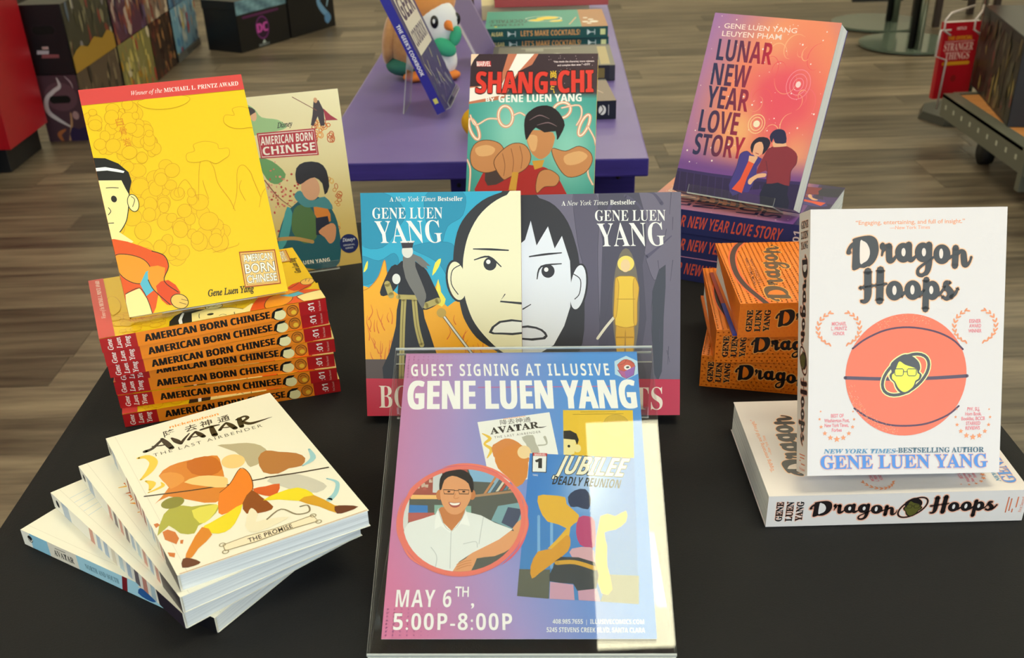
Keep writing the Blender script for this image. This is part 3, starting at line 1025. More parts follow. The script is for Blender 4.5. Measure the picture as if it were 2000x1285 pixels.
def art_right_face():
    A = Art(153.2, 213.6, '6f687c')
    rr = random.Random(4)
    for P in ([(51.1,217.3),(71.2,215.1),(74.8,186.1),(73.8,149.8),(76.3,68.8),(79.9,31.6),(52.0,31.8),(57.8,76.5),(61.7,131.7),(54.5,168.3)], [(115.1,167.3),(120.6,149.1),(127.9,130.7),(137.1,134.3),(135.3,119.7),(126.2,112.5),(126.3,72.0),(131.9,33.0),(113.4,33.2),(116.1,94.3)]):
        A.poly(P, '5c566a', 2)
        A.line(P, .4, '3f3b4a', closed=True)
    A.poly([(74.9,215.0),(113.2,214.2),(120.5,167.2),(116.9,145.5),(120.7,94.2),(115.2,57.3),(120.8,33.1),(78.1,33.5),(76.4,113.2),(78.4,167.9)], '4d495b', 2)
    A.poly([(126.1,119.8),(138.9,145.2),(137.2,94.0),(135.6,42.3),(128.2,40.5)], '3f414f', 2)
    for i in range(26):
        x = rr.uniform(78, 150)
        y = rr.uniform(35, 200)
        A.line([(x, y), (x + rr.uniform(-3, 3), y + rr.uniform(8, 22))], [.3, .6], '4a4558')
    for P in ([(100.4,210.9),(113.2,201.7),(122.3,185.3)], [(87.6,204.0),(82.1,193.2),(81.2,175.2)], [(120.6,152.7),(129.7,159.8),(144.2,172.2)], [(135.0,203.0),(127.7,212.2),(120.4,214.1)]):
        A.line(P, [3.5, 2.2, 1], '57526a')
    A.poly([(-0.8,214.7),(17.9,210.4),(32.6,203.2),(45.4,186.7),(53.6,162.9),(56.6,144.6),(60.7,113.4),(58.7,70.9),(44.6,58.0),(-2.6,56.6)], '2f2d33', 3)
    A.ell(*[(55.0,124.8)][0], 9, 23, '2f2d33', rot=-8)
    A.ell(*[(54.7,124.8)][0], 7.4, 21.4, 'e7e9f2', rot=-8)
    A.line([(50.7,137.4),(57.1,131.8),(56.1,118.9),(51.5,113.5)], .9, '2f2d33')
    A.poly([(-2.9,165.7),(3.7,171.0),(9.4,189.1),(14.8,165.4),(26.0,183.4),(32.3,162.3),(39.4,174.1),(47.0,150.2),(48.0,128.2),(47.1,106.2),(41.1,87.8),(30.7,69.3),(14.7,60.2),(-4.1,56.6)], 'e7e9f2', 1)
    A.line([(7.8,154.9),(23.0,156.8),(38.9,158.0)], [1.2, 2, 1], '2f2d33')
    A.ell(*[(25.7,140.7)][0], 6.4, 6.4, '2f2d33')
    A.ell(*[(24.0,142.2)][0], 2.1, 2.1, 'f6f4ee')
    A.line([(15.0,133.3),(19.2,145.2),(38.7,147.6)], [1, 1.8, 1], '2f2d33')
    A.line([(1.0,104.5),(8.7,108.9)], [1.4, .8], '2f2d33')
    A.poly([(-1.8,87.9),(14.0,87.1),(23.3,81.5),(22.4,75.0),(-2.0,74.9)], '2f2d33', 2)
    A.poly([(-1.9,86.0),(13.1,85.3),(20.9,80.9),(20.1,76.9),(-2.0,76.7)], 'dfe0ea', 2)
    # plain golden standing figure
    g, gd = 'f0c63c', 'b8861e'
    A.ell(*[(100.8,105.5)][0], 13, 56, '7a6f5e')
    A.line([(89.0,95.0),(81.0,85.5),(73.4,75.2)], 2.6, 'ece4d0')
    for P, cc in (([(92.1,94.5),(107.8,94.4),(107.4,57.4),(101.3,57.5),(100.4,83.4),(98.6,57.5),(92.6,57.5)], 'd9a52e'), ([(91.2,133.1),(100.4,134.8),(110.5,132.8),(109.6,120.0),(108.1,109.1),(111.1,87.9),(90.8,88.1),(92.7,109.3),(91.2,120.3)], g),
                  ([(90.9,133.1),(89.7,113.0),(89.0,96.4),(91.6,96.4),(93.4,112.9),(94.0,127.6)], 'e2b136'), ([(109.6,132.8),(113.3,123.7),(111.8,109.0),(111.5,89.7),(108.5,89.7),(108.1,109.1),(107.8,127.4)], 'e2b136')):
        A.poly(P, cc, 2)
        A.line(P, .5, gd, closed=True)
    A.line([(92.1,112.9),(109.6,112.7)], .6, gd)
    A.line([(91.7,76.1),(107.8,75.9)], 1.4, gd)
    A.ell(*[(100.8,146.7)][0], 8, 7.5, 'f7dc6a')
    A.ell(*[(100.4,144.8)][0], 4.6, 6.2, 'f1cf9a')
    A.poly([(-6.1,37.9),(157.7,34.7),(158.0,-4.5),(-6.6,-3.6)], 'c81e44')
    A.text('SAINTS', [(51.8,5.9),(136.6,5.4),(51.9,27.7)], 'fbe9da', 'se', -.005)
    face_title(A, 'F', [(39.2,202.7),(109.9,202.8),(39.3,207.1)], [(71.3,187.7),(138.7,186.8),(71.2,197.8)], [(74.7,163.3),(138.8,163.3),(73.0,185.3)])
    return A


# ------------------------------------------------------------------ action comic collection
def art_action():
    A = Art(168, 259)
    tp, te, lt = rgb('3a2a33'), rgb('3f9d96'), rgb('8fd6c8')

    def f(u, v):
        if v > .78:
            return lerp3(lerp3(te, tp, (v - .74) / .07), rgb('5a3a44'), (u - .6) * .6)
        w = math.exp(-((u - .35) ** 2 + (v - .58) ** 2) / .06) + math.exp(-((u - .8) ** 2 + (v - .5) ** 2) / .04)
        return lerp3(te, lt, w)
    A.grid([(0, 0), (168, 0), (168, 259), (0, 259)], 22, 34, f)
    A.poly([(49.8,261.3),(90.8,261.1),(81.6,244.3),(65.5,236.0),(45.6,197.5),(-1.8,190.8),(-1.1,214.3),(38.3,217.6)], 'c9785a', 1)
    A.poly([(62.1,261.2),(85.9,261.1),(65.5,236.8),(40.5,202.5),(-0.3,194.1),(-0.2,212.6),(43.2,219.3)], 'fdf3ea')
    A.poly([(-1.3,261.5),(11.2,259.8),(4.1,251.4),(-0.5,241.3)], 'f5d5b8')
    rr = random.Random(2)
    for i in range(40):
        x, y = rr.uniform(70, 165), rr.uniform(212, 256)
        A.ell(x, y, .5, .5, 'b9a0a8', n=6, same=True)
    for p, a, b, r in (((445,568), 9.5, 14, 8), ((190,672), 5, 15, 24), ((1082,640), 5, 15, -22), ((900,520), 12, 10, 30)):
        x, y = G7(p)
        A.ring(x, y, a, b, 4.5, 'e9a184', rot=r)
        A.ring(x, y, a, b, 1.8, 'fff1dc', rot=r)
    for P in ([(2.1,175.7),(9.2,162.3),(25.3,170.7),(38.4,170.7)], [(59.5,175.7),(67.6,179.1),(74.2,175.7)], [(122.6,185.7),(145.2,189.1),(148.8,175.8),(142.8,162.5)], [(157.4,160.9),(165.9,146.0),(168.6,136.1)], [(0.4,115.5),(5.0,102.2),(4.5,74.0)], [(163.5,119.6),(159.3,99.8),(166.2,83.4)]):
        A.line(P, 2.6, 'e9a184')
        A.line(P, 1.0, 'fff1dc')
    # plain stand-in: a dark-haired figure in a red top, arms out
    sk, sd, sl = 'd08f5c', '9a5f3c', 'e8b47c'
    A.poly([(23.1,100.7),(60.3,109.2),(102.6,106.1),(122.6,89.7),(127.0,53.6),(18.4,52.6)], 'b42a2a', 2)
    A.poly([(24.8,97.4),(41.0,102.4),(49.7,87.6),(28.7,80.8)], '4a3a3a', 2)
    for P in ([(4.2,122.2),(10.2,137.2),(24.8,142.3),(42.9,137.3),(50.0,122.4),(42.6,104.1),(24.8,98.2),(8.2,105.6)], [(111.5,130.9),(129.4,127.7),(146.9,134.4),(161.7,126.2),(164.5,113.0),(154.5,98.1),(133.7,93.1),(118.7,109.5)]):
        A.poly(P, sk, 3)
        A.line(P, .9, '5a3420', closed=True)
    A.poly([(10.5,130.6),(25.0,135.6),(36.7,130.7),(32.1,122.3),(15.8,120.6)], sl, 3)
    A.poly([(128.0,121.1),(147.1,127.8),(158.6,121.2),(147.7,111.3),(131.6,109.5)], sl, 3)
    A.poly([(35.8,110.7),(43.4,125.7),(59.3,137.4),(75.6,135.8),(84.3,120.9),(78.4,104.3),(57.7,92.6),(48.0,90.1)], sk, 3)
    A.line([(35.8,110.7),(43.4,125.7),(59.3,137.4),(75.6,135.8),(84.3,120.9),(78.4,104.3),(57.7,92.6),(48.0,90.1)], .9, '5a3420', closed=True)
    for P in ([(46.7,124.1),(50.5,109.1),(49.5,94.2)], [(57.9,130.7),(61.7,114.2),(60.7,99.2)], [(69.2,134.1),(73.0,119.2),(71.9,104.3)]):
        A.line(P, .9, sd)
    A.poly([(60.7,99.2),(68.8,99.3),(66.4,74.5),(56.7,75.2)], 'd8a23c', 1)
    A.poly([(86.1,114.3),(102.3,116.0),(99.4,106.1),(89.8,102.7)], 'd8a23c', 1)
    A.poly([(76.8,149.1),(81.4,155.7),(112.4,152.5),(113.7,137.6),(108.5,124.3),(99.0,116.8),(90.8,119.3),(82.4,129.2)], sk, 2)
    A.poly([(78.5,147.4),(91.5,147.5),(90.5,129.2),(84.0,129.2)], sl, 3)
    A.poly([(73.9,162.4),(75.8,175.7),(82.1,182.4),(90.1,187.4),(103.0,189.1),(114.6,184.1),(123.0,174.1),(127.4,162.5),(122.2,149.2),(117.6,142.6),(115.6,154.2),(101.0,152.5),(89.4,159.1),(81.7,149.1),(77.0,142.4)], '241d24', 2)
    for P in ([(81.0,169.1),(93.7,175.7),(106.9,170.8)], [(91.0,162.4),(105.5,165.8),(117.0,160.8)]):
        A.line(P, [.5, 1.4, .4], '8a7078')
    A.poly([(96.4,99.4),(109.2,102.8),(122.5,93.0),(118.0,81.4),(103.5,79.7),(94.1,71.4),(92.1,82.9)], sk, 3)
    A.line([(96.4,99.4),(109.2,102.8),(122.5,93.0),(118.0,81.4),(103.5,79.7),(94.1,71.4),(92.1,82.9)], .8, '5a3420', closed=True)
    A.text('SHANG', [(8.5,205.9),(102.5,205.3),(8.3,234.8)], 'e33b30', 'r', .06, (.085, '3a1c1c'))
    A.text('CHI', [(117.4,206.1),(162.7,207.0),(116.4,235.8)], 'e33b30', 'r', .06, (.085, '3a1c1c'))
    A.poly([(106.2,222.0),(114.6,221.9),(114.8,216.1),(106.4,216.1)], 'e33b30')
    A.text('尚', [(106.6,226.6),(114.1,227.0),(106.1,233.8)], 'f2c832', 'r', .02)
    A.text('气', [(107.0,206.1),(112.5,206.4),(106.8,213.8)], 'f2c832', 'r', .02)
    A.poly([(7.5,249.3),(26.6,249.3),(27.2,241.8),(8.1,241.9)], 'c8202c')
    A.text('MARVEL', [(8.2,242.3),(26.7,242.2),(7.8,249.0)], 'fbf6f2', 'r', .03)
    A.text('BY', [(22.1,194.1),(33.6,194.1),(21.7,199.5)], 'f8f8f4', 'r', .05)
    A.text('GENE LUEN YANG', [(39.2,193.1),(148.2,194.5),(38.8,203.2)], 'f8f8f4', 'r', .06)
    A.text('“Has made the character more relevant', [(109.6,246.9),(163.2,247.8),(109.5,249.2)], 'f4dfe0', 'r', .02)
    A.text('and complex than ever.” –SYFY', [(115.1,242.0),(158.0,243.2),(115.0,244.4)], 'f4dfe0', 'r', .02)
    return A


# ------------------------------------------------------------------ love story
def nebula(u, v):
    pur, red, ora, yel, ind = rgb('9a70b4'), rgb('ec5468'), rgb('f3906a'), rgb('f8c07e'), rgb('3b2c62')
    def g(x, y, s): return math.exp(-((u - x) ** 2 + (v - y) ** 2) / s)
    c = lerp3(pur, ora, min(1, 1.25 * g(.75, .75, .25) + .9 * g(.45, .45, .12)))
    c = lerp3(c, red, min(1, 1.0 * g(.62, .62, .05) + .8 * g(.85, .45, .06)))
    c = lerp3(c, yel, min(.85, .8 * g(.42, .38, .018) + .6 * g(.9, .28, .03) + .45 * g(.55, .85, .02)))
    if v < .2:
        c = lerp3(c, ind, (.2 - v) / .08)
    if v < .27:
        c = lerp3(c, rgb('7a4a98'), .5 * (.27 - v) / .07)
    return c


def art_love():
    A = Art(155.4, 213)
    A.grid([(0, 0), (155.4, 0), (155.4, 213), (0, 213)], 34, 46, nebula)
    rr = random.Random(6)
    for i in range(22):                                       # curling gas strands
        t = rr.uniform(0, 6.28)
        cx, cy = (rr.uniform(60, 140), rr.uniform(70, 180))
        r = rr.uniform(5, 22)
        A.line([(cx + r * (1 - k * .09) * math.cos(t + k * .5), cy + r * 1.3 * (1 - k * .09) * math.sin(t + k * .5)) for k in range(8)], [.2, .5, .8, .9, .8, .6, .4, .2], rr.choice(['f59a7e', 'f2707a', 'f7b98c', 'ef5d63']))
    cx, cy = (123.4,140.8)
    for r in (14, 10, 6):
        A.ring(cx, cy, r, r * 1.2, .8, 'f490a0')
    A.ell(cx, cy, 3, 3.6, 'fbd8d8')
    cx, cy = (85.5,90.9)
    for r in (10, 7):
        A.ring(cx, cy, r, r * 1.1, .9, 'fbd29a')
    A.ell(cx, cy, 4, 4, 'fdeccc')
    for i in range(110):
        x, y = rr.uniform(2, 153), rr.uniform(34, 211)
        A.ell(x, y, *(2 * [rr.choice([.35, .5, .5, .8, 1.1])]), 'fbe8e4', n=8, same=True)
    W = (('GENE LUEN YANG', [(16.0,196.2),(106.1,197.4),(15.6,201.8)], .006), ('LEUYEN PHAM', [(15.7,186.9),(89.6,188.6),(15.2,192.8)], .006))
    for t, P, o in W:
        A.text(t, P, 'fbe3da', 'r', o)
    nv, cr = rgb('252a56'), rgb('c8203e')

    def ink(x, y):
        return lerp3(nv, cr, (x - 20 - (y - 90) * .02) / 62)
    for t, P in (('LUNAR', [(15.4,158.7),(84.8,159.3),(13.4,183.4)]), ('NEW', [(15.8,129.6),(64.1,130.6),(14.0,155.0)]), ('YEAR', [(16.7,102.9),(70.2,103.0),(14.8,128.3)]),
                 ('LOVE', [(14.6,73.5),(64.6,74.7),(12.8,99.5)]), ('STORY', [(14.5,45.7),(77.9,48.3),(13.1,70.9)])):
        A.text(t, P, ink, 'r', .045)
    # two people seen at a railing
    A.poly([(-10.1,26.9),(63.6,25.4),(121.9,29.2),(161.8,32.2),(167.0,-1.9),(-9.3,-2.0)], '2f2452', 1)
    for k in range(14):
        a = [(4.1,24.8),(8.2,0.7)]
        A.line([(a[0][0] + k * 9.5, a[0][1] - .3 * k), (a[1][0] + k * 9.5, 0)], 1.2, '3d2f66')
    A.line([(-8.5,25.0),(65.8,25.3),(158.0,31.3)], 3.5, '3a2c66')
    A.poly([(88.4,-18.4),(85.3,7.5),(87.9,12.4),(112.2,17.9),(119.1,23.5),(128.1,-6.4)], '473070', 1)
    A.poly([(113.3,24.4),(127.0,29.1),(141.5,26.9),(143.4,16.6),(148.6,0.5),(114.1,0.3)], '1f2340', 2)
    A.poly([(104.9,58.8),(107.9,65.4),(116.2,69.2),(128.8,70.4),(139.2,66.1),(143.9,60.7),(144.8,52.0),(140.9,42.7),(143.5,26.3),(129.1,28.1),(115.5,24.7),(113.2,38.6),(107.8,37.8),(101.2,34.2),(100.5,40.3)], '8c3040', 2)
    A.line([(143.9,60.7),(144.8,52.0),(140.9,42.7),(143.5,26.3)], .5, '43203c')
    A.line([(108.2,50.4),(113.2,38.6),(115.5,24.7)], .5, '43203c')
    A.poly([(116.0,71.8),(126.5,74.1),(128.4,70.4),(120.1,68.4),(113.0,67.2),(110.6,71.1),(111.2,73.8)], 'efb890', 1)
    A.poly([(105.3,78.3),(107.3,84.8),(112.9,88.3),(119.5,88.1),(123.7,84.2),(126.7,74.1),(119.1,72.2),(113.5,72.3),(110.3,77.2),(109.4,71.8)], '25264e', 2)
    A.poly([(78.4,4.5),(70.2,16.9),(74.2,38.3),(74.9,53.8),(82.3,58.4),(87.8,55.5),(102.9,52.3),(99.1,41.9),(100.9,31.5),(96.6,11.9),(88.1,11.5)], '463c8c', 2)
    A.line([(70.2,16.9),(74.2,38.3),(74.9,53.8),(82.3,58.4),(87.8,55.5)], .5, '241f50')
    A.poly([(87.1,47.4),(94.7,45.8),(90.4,28.1),(88.7,9.3),(75.3,12.3),(82.5,25.1)], 'ee5a3c', 1)
    A.poly([(86.4,53.6),(94.0,53.7),(97.4,53.3),(94.8,45.3),(86.9,47.4)], 'f0b890', 1)
    A.poly([(88.5,69.0),(97.9,71.2),(102.7,63.8),(100.6,57.3),(96.0,53.5),(91.3,55.1),(88.5,61.9)], 'efb28e', 2)
    A.poly([(89.4,56.7),(85.3,63.2),(86.6,70.6),(92.7,76.3),(103.0,76.7),(108.1,71.6),(106.5,63.5),(101.8,56.6),(101.5,64.5),(97.4,71.1),(91.7,69.5),(89.4,65.6)], '221f38', 2)
    A.line([(93.4,57.7),(97.4,56.9)], .8, 'b03030')
    A.poly([(96.6,29.9),(103.0,34.5),(112.1,36.2),(112.1,32.2),(103.3,29.6),(98.9,24.9),(97.1,21.0),(93.6,21.4),(92.9,25.8)], 'f0b890', 2)
    return A


def art_love_spine():
    A = Art(213, 30)
    A.grid([(0, 0), (213, 0), (213, 30), (0, 30)], 10, 2, lambda u, v: lerp3(rgb('2c3468'), rgb('3a3a78'), u))
    A.text('LUNAR NEW YEAR LOVE STORY', [(20, 8), (173, 8), (23, 23)], 'e8614c', 'r', .035)
    A.text(':01', [(196, 6), (196, 22), (188, 6)], 'ecd8e0', 'r', .03)
    return A


# ------------------------------------------------------------------ basketball story
def laurel(A, cx, cy, s):
    for sd in (-1, 1):
        for k in range(9):
            t = math.radians(-62 + k * 16)
            x, y = cx + sd * 17 * s * math.cos(t), cy + 14 * s * math.sin(t)
            for d in (-.5, .6):
                A.ell(x + sd * d * 1.6, y + .6 * d, 2.0 * s, .75 * s, 'f09a6e', rot=math.degrees(t) * sd + (60 if d > 0 else 120) * sd, n=8, same=True)


def art_hoops():
    A = Art(158.8, 215.1, 'e2dad9')
    A.text('“Engaging, entertaining, and full of insight.”', [(36.6,202.5),(124.6,202.8),(36.5,205.7)], 'e89a70', 'r', .015)
    A.text('—New York Times', [(64.1,198.5),(96.4,198.6),(64.1,201.2)], 'f0a27a', 'r', .01)
    f = affine([(0, 0), (1900, 0), (0, 1280)], [(23.5,201.7),(133.5,200.1),(24.7,128.6)])
    for w in ('Dragon', 'Hoops'):
        script_word(A, w, f, '48494d', 'ecdcd2', 'f7c9a4', 20)
        script_word(A, w, f, '48494d', 'ecdcd2', '5f4038', 5)
    # the ball
    bx, by = (79.8,81.5)
    R_ = 49.6
    P = [(bx + R_ * math.cos(t / 36 * math.pi), by + R_ * math.sin(t / 36 * math.pi)) for t in range(72)]
    A.poly(P, 'f3785c')
    for P in ([(35.7,103.6),(46.2,111.2),(62.7,118.2),(81.2,120.1),(101.6,116.7),(116.6,110.0),(125.8,101.6)], [(37.9,55.0),(49.2,47.4),(64.3,41.5),(80.2,39.9),(97.9,41.5),(114.6,48.1),(123.7,55.4)]):
        A.line(P, 1.5, '5c4058')
    A.line([(30.0,80.0),(57.9,78.7),(82.1,78.3),(104.4,78.7),(129.8,79.9)], 2.8, '5c4e62')
    rr = random.Random(8)
    for i in range(260):                                      # pebbled leather at the lower left rim and top
        t = rr.uniform(3.3, 4.6) if i % 3 else rr.uniform(1.1, 2.1)
        q = rr.uniform(.86, .99) * R_
        A.ell(bx + q * math.cos(t), by + q * math.sin(t), .35, .25, rr.choice(['f8b09a', 'f9a56a']), n=5, same=True)
    emblem(A, affine([(0, 0), (1779, 0), (0, 1285)], [(41.6,111.5),(116.9,110.2),(42.6,57.4)]))
    for p in ((222, 565), (822, 553)):
        x, y = PD(p)
        laurel(A, x, y, 1.0)
    rows = [('MICHAEL', 223, 550, 64), ('L. PRINTZ', 223, 571, 70), ('HONOR', 222, 593, 50), ('EISNER', 822, 538, 52), ('AWARD', 822, 559, 52), ('WINNER', 821, 581, 58),
            ('BEST OF', 215, 955, 56), ('Washington Post,', 213, 976, 112), ('New York Times,', 212, 997, 106), ('Forbes', 213, 1018, 44),
            ('PW, SLJ,', 815, 925, 56), ('Horn Book,', 814, 946, 72), ('Booklist, BCCB', 813, 967, 104), ('STARRED', 813, 988, 64), ('REVIEWS', 811, 1009, 64)]
    px = 0.1844
    for t, cx, cy, w in rows:
        x, y = PD(cx, cy)
        A.text(t, [(x - w * px / 2, y), (x + w * px / 2, y), (x - w * px / 2, y + 15 * px)], 'ee8c94', 'r', .02)
    for cx, cy in ((213, 960), (812, 950)):
        for k in range(11):
            t = math.radians(-200 + k * 22)
            r = 76
            x, y = PD(cx + r * math.cos(t), cy - r * 1.2 * math.sin(t))
            A.star(x, y, (2.9 - abs(k - 5) * .38), 'f29a68')
    A.text('NEW YORK TIMES', [(13.3,18.3),(71.9,17.6),(14.2,21.8)], '5f93b8', 'se', .01)
    A.text('–BESTSELLING AUTHOR', [(71.5,17.8),(145.5,17.2),(71.4,21.9)], '4f6e80', 'se', .01)
    A.text('GENE LUEN YANG', [(11.2,5.6),(148.8,4.7),(10.7,16.3)], '5590dc', 'se', .012, (.035, 'f0a890'))
    return A


def hoops_spine(bg, ink, out, face, W, T, small='e07a50', dots=False):
    A = Art(W, T, bg)
    if dots:
        rr = random.Random(1)
        for i in range(44):
            for j in range(9):
                A.ell(2 + i * W / 44 + (j % 2) * 2.4, 2 + j * T / 9.2, 1.0, .8, 'e0590f', n=6, same=True)
    k = T / 31.0
    for i, w in enumerate(('GENE', 'LUEN', 'YANG')):
        u = 13 + 8.4 * i
        A.text(w, [(u, 5.5 * k), (u, 25 * k), (u - 5.4, 5.5 * k)], ink, 'se', .03, (.08, out))
    f1 = affine([(98, 605), (1850, 605), (98, 135)], [(35, 9.5 * k), (109, 7.5 * k), (35, 25.5 * k)])
    f2 = affine([(280, 1045), (1660, 1045), (280, 620)], [(135.5, 10.5 * k), (191, 10.5 * k), (135.5, 26 * k)])
    for w, f in (('Dragon', f1), ('Hoops', f2)):
        script_word(A, w, f, ink, bg, out, 26)
    fe = affine([(420, 700), (1350, 700), (880, 200)], [(109.5, 16 * k), (133, 16 * k), (121.5, 28.5 * k)])
    emblem(A, fe, face, ink, out)
    for i, (v0, v1) in enumerate(((9, 24), (10.5, 22.5), (9, 12), (14, 24))):
        u = 199.5 + i * 2.6
        A.line([(u, v0 * k), (u, v1 * k)], 1.0, small, sm=0)
    A.text('First Second', [(212.5 * W / 215, 9 * k), (212.5 * W / 215, 24 * k), (210 * W / 215, 9 * k)], small, 'r')
    return A


def art_orange():
    """orange hardback jacket: basketball skin, black seam, brush title"""
    A = Art(159, 222, 'f5820f')
    rr = random.Random(12)
    for i in range(46):
        for j in range(34):
            A.ell(2 + j * 4.75 + (i % 2) * 2.3, 2 + i * 4.85, 1.15, 1.15, 'e2650c', n=6, same=True)
    A.line([(167.5,188.2),(146.5,201.6),(115.7,210.6),(76.2,213.4),(43.3,209.8),(16.1,202.1),(-6.5,195.0)], 9, 'f0662a')
    A.line([(167.5,188.2),(146.5,201.6),(115.7,210.6),(76.2,213.4),(43.3,209.8),(16.1,202.1),(-6.5,195.0)], 5.5, '3a2a24')
    A.text('FROM SMALL STEPS', [(45.9,198.1),(114.9,195.4),(43.7,200.7)], '4a2a18', 'r', .01)
    A.text('TO GREAT LEAPS', [(48.8,192.8),(112.1,190.8),(47.1,195.3)], '4a2a18', 'r', .01)
    f = affine([(182, 605), (1840, 560), (182, 135)], [(10.3,171.5),(148.3,157.2),(11.5,195.9)])
    script_word(A, 'Dragon', f, '5a4a30', 'f5820f', 'f7a640', 18)
    return A


# ------------------------------------------------------------------ white omnibus with the brush title
def art_white(kind=0):
    A = Art(150, 225.5, 'f3efdf')
    A.line([(7.5, 0), (7.5, 225.5)], .35, 'ddd8c8', sm=0)
    if kind:
        rr = random.Random(kind * 5)
        if kind == 1:
            for i in range(16):
                t = i / 15
                A.line([(24 + 9 * math.sin(i * 1.7), 182 - 62 * t), (30 + 7 * math.sin(i * 2.3 + 1), 174 - 62 * t), (24 + 8 * math.sin(i), 164 - 60 * t)], [1, 5.5, .5], rr.choice(['f3a01f', 'f6bd3a', 'ea7f1c']))
            for i in range(10):
                A.line([(30 + i * 1.6, 100 - i * 4), (40 + i * 2, 92 - i * 5)], [2.4, .4], 'bcd9e4')
        if kind == 2:
            for i in range(5):
                A.line([(8, 205 - i * 9), (60, 212 - i * 7)], .7, 'cfdbe0')
            A.ell(36, 128, 12, 12, '9a6a3c')
            A.ell(36, 128, 11.3, 11.3, 'e9b26c')
            for k in range(6):
                A.line([(36, 117), (26 + k * 4, 138)], .6, 'a8743c')
            A.poly([(40, 168), (52, 172), (56, 165), (48, 160)], '2b2620', 2)
            A.poly([(55, 88), (66, 94), (60, 74)], 'd98d7c', 2)
        if kind == 3:
            A.poly([(40, 152), (56, 160), (60, 150), (48, 144)], '2b2620', 2)
            A.poly([(28, 128), (70, 124), (64, 112), (30, 120)], 'b9d8e2', 2)
            A.poly([(38, 96), (60, 90), (66, 74), (50, 80)], '9cbcc2', 2)
        return A
    o = 'f0852a'
    A.text('nickelodeon', [(52.4,211.7),(96.7,211.1),(53.1,216.0)], 'f09a3c', 'r', .05)
    for i, c in enumerate('降去神通'):
        a = ((205,240), (372,200), (490,165), (628,130))[i]
        A.text(c, [P5((a[0],a[1]+14)), P5((a[0]+92,a[1]-14)), P5((a[0]-10,a[1]-20))], '2b2620', 'r', .01)
    k = '2b241c'
    L = lambda P, w: A.line(P, w, k)
    # brush lettering AVATAR
    L([(23.9,184.2),(30.3,185.7),(38.2,192.9),(41.7,195.7)], [4.5, 3.5, 3, 3.5])
    L([(41.7,197.5),(43.1,188.5),(44.7,177.5)], [3, 5.5, 5])
    L([(31.2,189.3),(38.2,186.7),(45.6,185.6)], [1.5, 2.2, 1.2])
    L([(49.3,194.1),(51.5,186.8),(53.6,180.4)], [2, 5.5, 3.5])
    L([(53.6,180.4),(58.1,186.3),(64.7,193.5)], [3, 2.6, 1.2])
    L([(61.1,183.1),(65.6,189.0),(70.3,193.2)], [3, 2.4, 2.6])
    L([(70.3,193.2),(72.0,187.4),(73.7,181.2)], [2.5, 5, 4.5])
    L([(63.9,186.3),(68.3,184.7),(72.4,185.1)], [1.2, 1.8, 1])
    L([(75.0,193.8),(83.2,194.4),(91.3,193.6)], [2.5, 3.4, 2])
    L([(84.6,194.3),(83.6,186.3),(83.0,178.2)], [4, 5.2, 5.5])
    L([(89.2,184.0),(94.0,190.0),(98.0,193.5)], [3.2, 2.6, 2.6])
    L([(98.2,193.4),(100.1,187.3),(101.7,179.7)], [2.6, 5, 4.8])
    L([(91.9,186.9),(96.4,185.0),(100.5,185.0)], [1.2, 1.8, 1])
    L([(110.0,194.2),(108.8,187.0),(107.6,179.3)], [4.5, 5, 4.5])
    L([(107.5,193.7),(115.2,195.7),(117.2,191.7),(112.8,188.4),(109.4,187.1)], [2.4, 3, 3.4, 3, 2])
    L([(110.8,187.8),(114.9,180.8),(122.9,179.9),(136.1,180.9)], [3, 4.5, 3, .5])
    A.text('THE LAST AIRBENDER', [(27.9,171.4),(123.2,169.0),(28.4,176.4)], '4a4234', 'r', -.006, sp=1.35)
    # a plain burst of warm shapes stands in for the picture
    A.line([(16.1,176.6),(23.1,174.5),(25.6,163.3),(19.2,151.1),(9.5,141.5)], [3, 6, 7, 6, 2], 'f3cf4c')
    A.line([(12.5,137.3),(16.0,130.6),(11.8,122.3)], [2, 6, 2], 'f3cf4c')
    A.line([(22.7,128.4),(22.1,122.2),(10.0,119.1)], [1, 3.5, 1.5], 'f3cf4c')
    A.poly([(23.5,139.2),(35.8,149.6),(49.9,149.9),(64.5,147.6),(74.3,143.6),(72.7,128.0),(67.6,101.6),(57.8,77.5),(44.2,80.0),(22.5,104.6),(10.1,99.9),(26.0,117.5)], 'dd8634', 2)
    A.poly([(49.3,147.9),(64.8,148.6),(72.1,140.2),(71.8,121.6),(59.3,116.0),(47.9,127.9)], 'c96c24', 2)
    A.poly([(23.5,139.2),(33.1,139.8),(40.1,130.7),(39.2,120.0),(27.3,114.5),(26.5,119.3)], 'e79a48', 2)
    A.poly([(79.4,159.8),(89.4,155.8),(102.2,150.0),(111.0,139.2),(112.4,123.6),(104.6,114.3),(92.2,110.7),(91.9,122.6),(89.1,141.2)], 'bdb294', 2)
    A.poly([(102.3,120.6),(111.9,128.8),(120.4,120.8),(132.5,110.5),(136.0,98.7),(128.9,89.2),(118.5,91.3),(108.6,88.5),(98.6,97.3)], 'b87a44', 2)
    A.poly([(96.7,82.7),(108.3,87.6),(121.6,79.0),(131.7,62.3),(135.2,49.0),(124.8,44.9),(112.5,55.0),(103.8,69.3)], 'cfccc0', 2)
    A.poly([(12.4,82.0),(24.2,88.7),(34.0,80.3),(47.1,76.1),(52.8,68.2),(40.8,55.6),(30.8,52.1),(25.4,43.9),(16.3,49.8),(11.6,64.5),(0.6,56.0)], 'b2b04a', 2)
    A.poly([(32.5,75.1),(46.5,74.3),(52.5,70.5),(40.8,55.6),(32.6,54.9)], 'e4dc5c', 2)
    A.ell(*P5((270,770)), 9, 8, '8c8a3c')
    A.line([(5.9,115.3),(45.4,101.6),(87.3,89.9),(98.5,87.8)], 1.6, '3a2c20')
    A.line([(97.7,88.4),(122.3,80.8),(146.8,74.7)], 1.8, '3a2c20')
